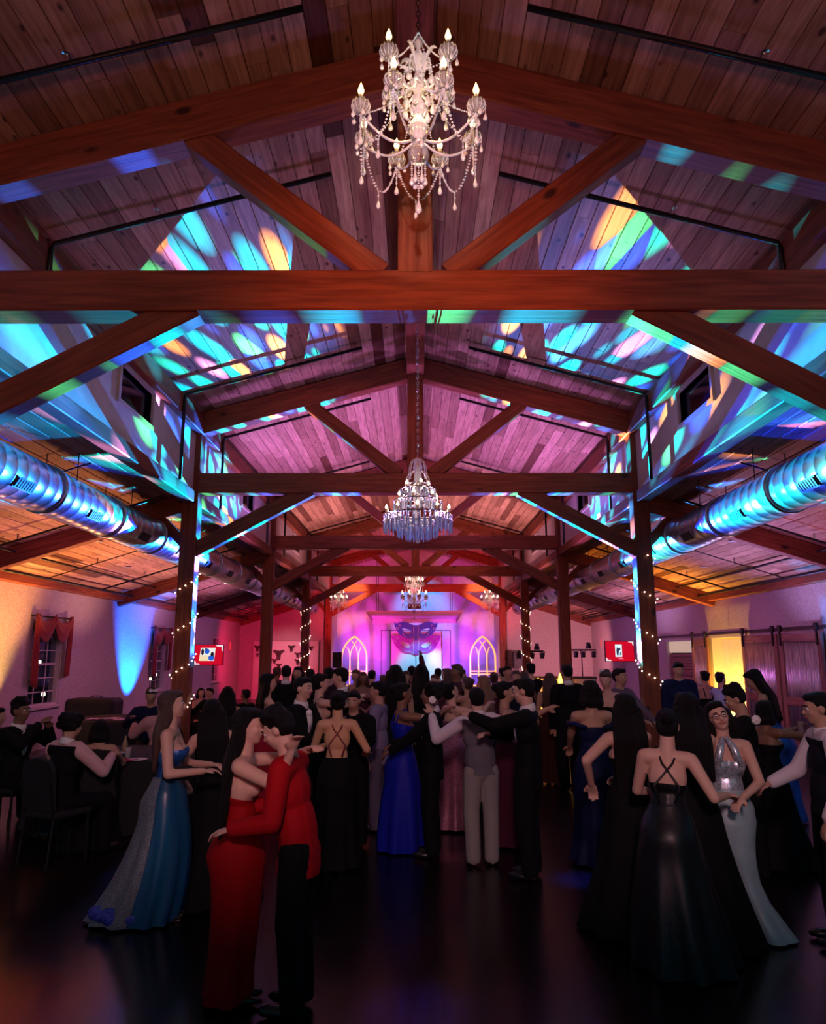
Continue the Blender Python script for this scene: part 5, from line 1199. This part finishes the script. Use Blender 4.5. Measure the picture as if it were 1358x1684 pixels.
person(1224, 1128, 7.0, 76, 'm', 'man with full curly black hair in a black jacket, head bowed to the left', 'curly', 'black', 1, arms='phone', hp=-18, face=True, lean=5)
person(1256, 1150, 7.4, -60, 'f', 'dark clothed dancer facing away just right of the curly haired man', 'bob', 'black', 2, dress={'t': 'aline'}, top=BLK, arms='hug')
person(1345, 1136, 5.45, 80, 'm', 'man in a dark waistcoat and white shirt at the right edge, hand lowered', 'short', 'black', 1, outfit=fab((.008, .009, .016)), vest=WSH, la=(-.15, .06, .50), ra=(.1, .2, .6), lp=(-.4, -1, -.4), face=True, hp=-6)
person(1268, 1100, 9.2, 62, 'f', 'woman with long black hair in shiny blue, bending left by the barn doors', 'long', 'black', 1, dress={'t': 'column'}, m_dress=BLUSH, arms='waist', lean=14, hp=-14, nz=.24)
person(1114, 1087, 12.3, 172, 'm', 'man in a navy shirt standing before the brown shutter, looking down', 'short', 'black', 0, outfit=fab((.008, .016, .07)), arms='down', hp=-14, face=True)
person(1157, 1102, 13.8, 18, 'f', 'woman in a black strappy dress with bare shoulders near the pink barn door', 'bun', 'black', 1, dress={'t': 'column'}, top=BLK, straps=1, arms='down', nz=.17)
person(1184, 1107, 13.4, -70, 'm', 'man in a pale blue shirt with curly hair in front of the yellow recess', 'curly', 'black', 1, outfit=fab((.35, .45, .66)), arms='front')
person(1076, 1108, 13.0, -30, 'm', 'person partly hidden behind the right-hand fairy-lit post', 'short', 'brown', 0, arms='down')
person(931, 1091, 11.2, 20, 'm', 'man in a black suit with white collar, back turned, before the lit booth', 'short', 'black', 1, collar=True, arms='down')
person(903, 1105, 11.8, 3, 'f', 'woman with long auburn-lit hair between the two flame lamps', 'long', 'brown', 1, dress={'t': 'column'}, top=(.04, .01, .01), arms='down')
person(996, 1100, 10.0, 150, 'f', 'woman with a white flower in her hair and forearm raised, behind the navy gown', 'bun', 'brown', 0, dress={'t': 'column'}, top=BLK, ra=(.02, .16, .80), flower=(.02, .0, .06), hp=-18)
person(1018, 1098, 10.4, -140, 'm', 'man in a grey suit and dark hair beside the woman with the hair flower', 'short', 'black', 1, outfit=fab((.13, .09, .14)), arms='waist', face=True)
# --- seated on the left
def seated(u, v, d, f, *a, **k_):
    r = person(u, v, d, f, *a, seat=True, **k_); l = r[0].location
    w = {35: 'nearest the left edge', -4: 'cut off by the left edge', 108: 'under the pink sleeved guest', 165: 'right of the pink sleeved guest', 250: 'of the masked guest', 268: 'behind the blue gown', 375: 'of the long haired guest', 345: 'at the far table', 330: 'left of the far table', 404: 'beyond the red couple'}[u]
    chair(l.x, l.y, math.radians(f), 'dark banquet chair %s' % w); return r
seated(35, 1160, 8.7, -110, 'm', 'seated guest in a dark jacket and pale shirt near the left edge', 'curly', 'black', 2, collar=True, arms='front', face=True)
seated(-4, 1172, 9.3, -80, 'm', 'seated guest in black cut off by the left edge of the picture', 'short', 'black', 1, arms='table')
seated(108, 1184, 7.45, -25, 'm', 'seated guest in a dark waistcoat and pink sleeves, back turned, at the nearest table', 'afro', 'black', 1, outfit=fab(BLK), vest=PINKSH, arms='table', lean=6)
seated(165, 1192, 8.05, 20, 'f', 'seated dark haired guest with glittering hair clip at the nearest table', 'bob', 'black', 1, dress={'t': 'aline'}, top=BLK, arms='table')
seated(250, 1125, 11.9, 195, 'm', 'seated guest in a navy jacket wearing a pale mask below the second window', 'short', 'black', 1, top=(.006, .01, .04), arms='table', hp=-16)
seated(268, 1150, 10.5, 40, 'm', 'seated guest in a pink shirt just behind the woman in the blue gown', 'short', 'black', 0, outfit=fab((.5, .28, .30)), arms='table')
seated(375, 1122, 12.2, 10, 'f', 'seated guest with long black hair before the red-lit wall', 'long', 'black', 1, dress={'t': 'aline'}, top=BLK, arms='table')
seated(345, 1136, 15.6, 150, 'm', 'seated guest in black at the far table below the television', 'short', 'black', 1, arms='table')
seated(330, 1146, 16.2, -150, 'f', 'seated guest with pale arms left of the far table', 'bob', 'black', 0, dress={'t': 'aline'}, top=(.02, .01, .015), arms='front')
seated(404, 1139, 14.0, 60, 'm', 'seated guest in black right of the long haired seated guest', 'short', 'black', 2, arms='front')
# small mask and corsages
k = MB(); k.prism([(-.07, .0), (-.05, .03), (0, .015), (.05, .03), (.07, 0), (.04, -.025), (.01, -.01), (-.01, -.01), (-.04, -.025)], 0, .008); mk = k.build('party_mask', mat('mask_white', (.7, .68, .75), .5)); mk.location = P(252, 1136, 11.05); tag(mk, 'pale party mask on the face of the seated guest in navy', 'mask')
for (u, v, d, r_, lb) in ((711, 1151, 7.35, .035, 'white wrist corsage behind the neck of the man with the afro'), (1243, 1184, 6.75, .04, 'white flower pinned on the jacket of the bowed curly haired man'), (508, 1172, 7.15, .028, 'white boutonniere on the young man behind the red couple')):
    k = MB()
    for i in range(7): a = i*PI/3.5; k.ball((r_*.6*math.cos(a), 0, r_*.6*math.sin(a)), r_*.5, 7, 5)
    k.ball((0, -.01, 0), r_*.5, 7, 5); o = k.build('flower', mat('flower_white', (.8, .76, .78), .6), None, True); o.location = P(u, v, d); tag(o, lb, 'flower')
# --- background dancers in front of the stage: (u, v, d, facing, sex, hair, tone, label)
BG = [(510, 1099, 13, 20, 'm', 'short', 0, 'suited dancer with short black hair between the left post and the pinned-up haired woman'),
 (541, 1096, 12, 0, 'm', 'short', 0, 'black haired dancer seen between the two nearly touching faces'),
 (585, 1100, 14.2, 150, 'f', 'bun', 1, 'dancer below the left gothic arch, hair tied back'),
 (597, 1104, 13.4, 190, 'f', 'long', 1, 'maroon-lit dancer just right of the left gothic arch base'),
 (612, 1101, 14.4, -20, 'm', 'short', 0, 'dancer in dark clothes right of the left gothic arch'),
 (630, 1109, 14.0, 30, 'm', 'short', 1, 'shorter dancer left of the tall long haired person'),
 (667, 1102, 13.6, 170, 'f', 'bun', 1, 'dancer right behind the tall long haired person'),
 (677, 1094, 14.2, 0, 'm', 'short', 2, 'dancer holding one hand high in front of the mask pole'),
 (693, 1090, 11.4, -10, 'f', 'long', 0, 'dancer with long hair and pale top silhouetted against the white panel'),
 (714, 1108, 13.2, 160, 'f', 'bun', 1, 'small dancer low in front of the bright white panel'),
 (735, 1098, 13.4, 60, 'f', 'long', 1, 'dancer with wavy hair against the purple stage wall'),
 (751, 1091, 12.2, 110, 'm', 'short', 1, 'tall man with swept hair against the purple stage wall'),
 (759, 1100, 14.6, -60, 'm', 'short', 2, 'dancer half hidden behind the tall man with swept hair'),
 (768, 1112, 11.2, 40, 'f', 'bun', 1, 'dancer with a small light at her cheek above the white sleeves'),
 (795, 1110, 10.4, 60, 'f', 'long', 3, 'tawny haired dancer below the right gothic arch'),
 (812, 1104, 13.4, 0, 'f', 'bun', 1, 'dancer beside the right gothic arch base'),
 (826, 1097, 14.4, 30, 'm', 'short', 2, 'dark dancer left of the right stage loudspeaker'),
 (834, 1094, 13.0, 195, 'f', 'bun', 0, 'pale faced dancer in front of the right stage loudspeaker'),
 (848, 1101, 12.0, 170, 'm', 'short', 1, 'maroon-lit dancer right of the right stage loudspeaker'),
 (862, 1102, 13.9, -40, 'f', 'long', 1, 'dancer before the fourth frame post on the right'),
 (872, 1092, 14.6, 20, 'm', 'curly', 2, 'tall curly haired dancer at the foot of the red lighting stand'),
 (720, 1098, 15.8, 10, 'm', 'short', 2, 'far dancer nearest the stage, right of the white panel'),
 (640, 1101, 16.2, 10, 'f', 'bun', 2, 'far dancer nearest the stage, left of the white panel'),
 (456, 1096, 15.5, -30, 'm', 'short', 1, 'far dancer left of the back-turned suited man')]
for i, (u, v, d, f_, sx, hr_, tn, lb) in enumerate(BG):
    c_ = [BLK, (.03, .01, .02), (.012, .012, .03), (.06, .02, .03)][i % 4]; kw = dict(arms=['waist', 'hug', 'down', 'front'][i % 4], skin=[0, 1, 1, 2][i % 4])
    hc_ = 'tawny' if tn == 3 else ('brown' if tn == 1 else 'black')
    if 'hand high' in lb: kw['ra'] = (.1, .08, 1.13); kw['arms'] = 'down'
    if sx == 'f': person(u, v, d, f_, sx, lb, hr_, hc_, top=c_, dress={'t': 'column'}, **kw)
    else: person(u, v, d, f_, sx, lb, hr_, hc_, top=c_, collar=(i % 3 == 0), **kw)
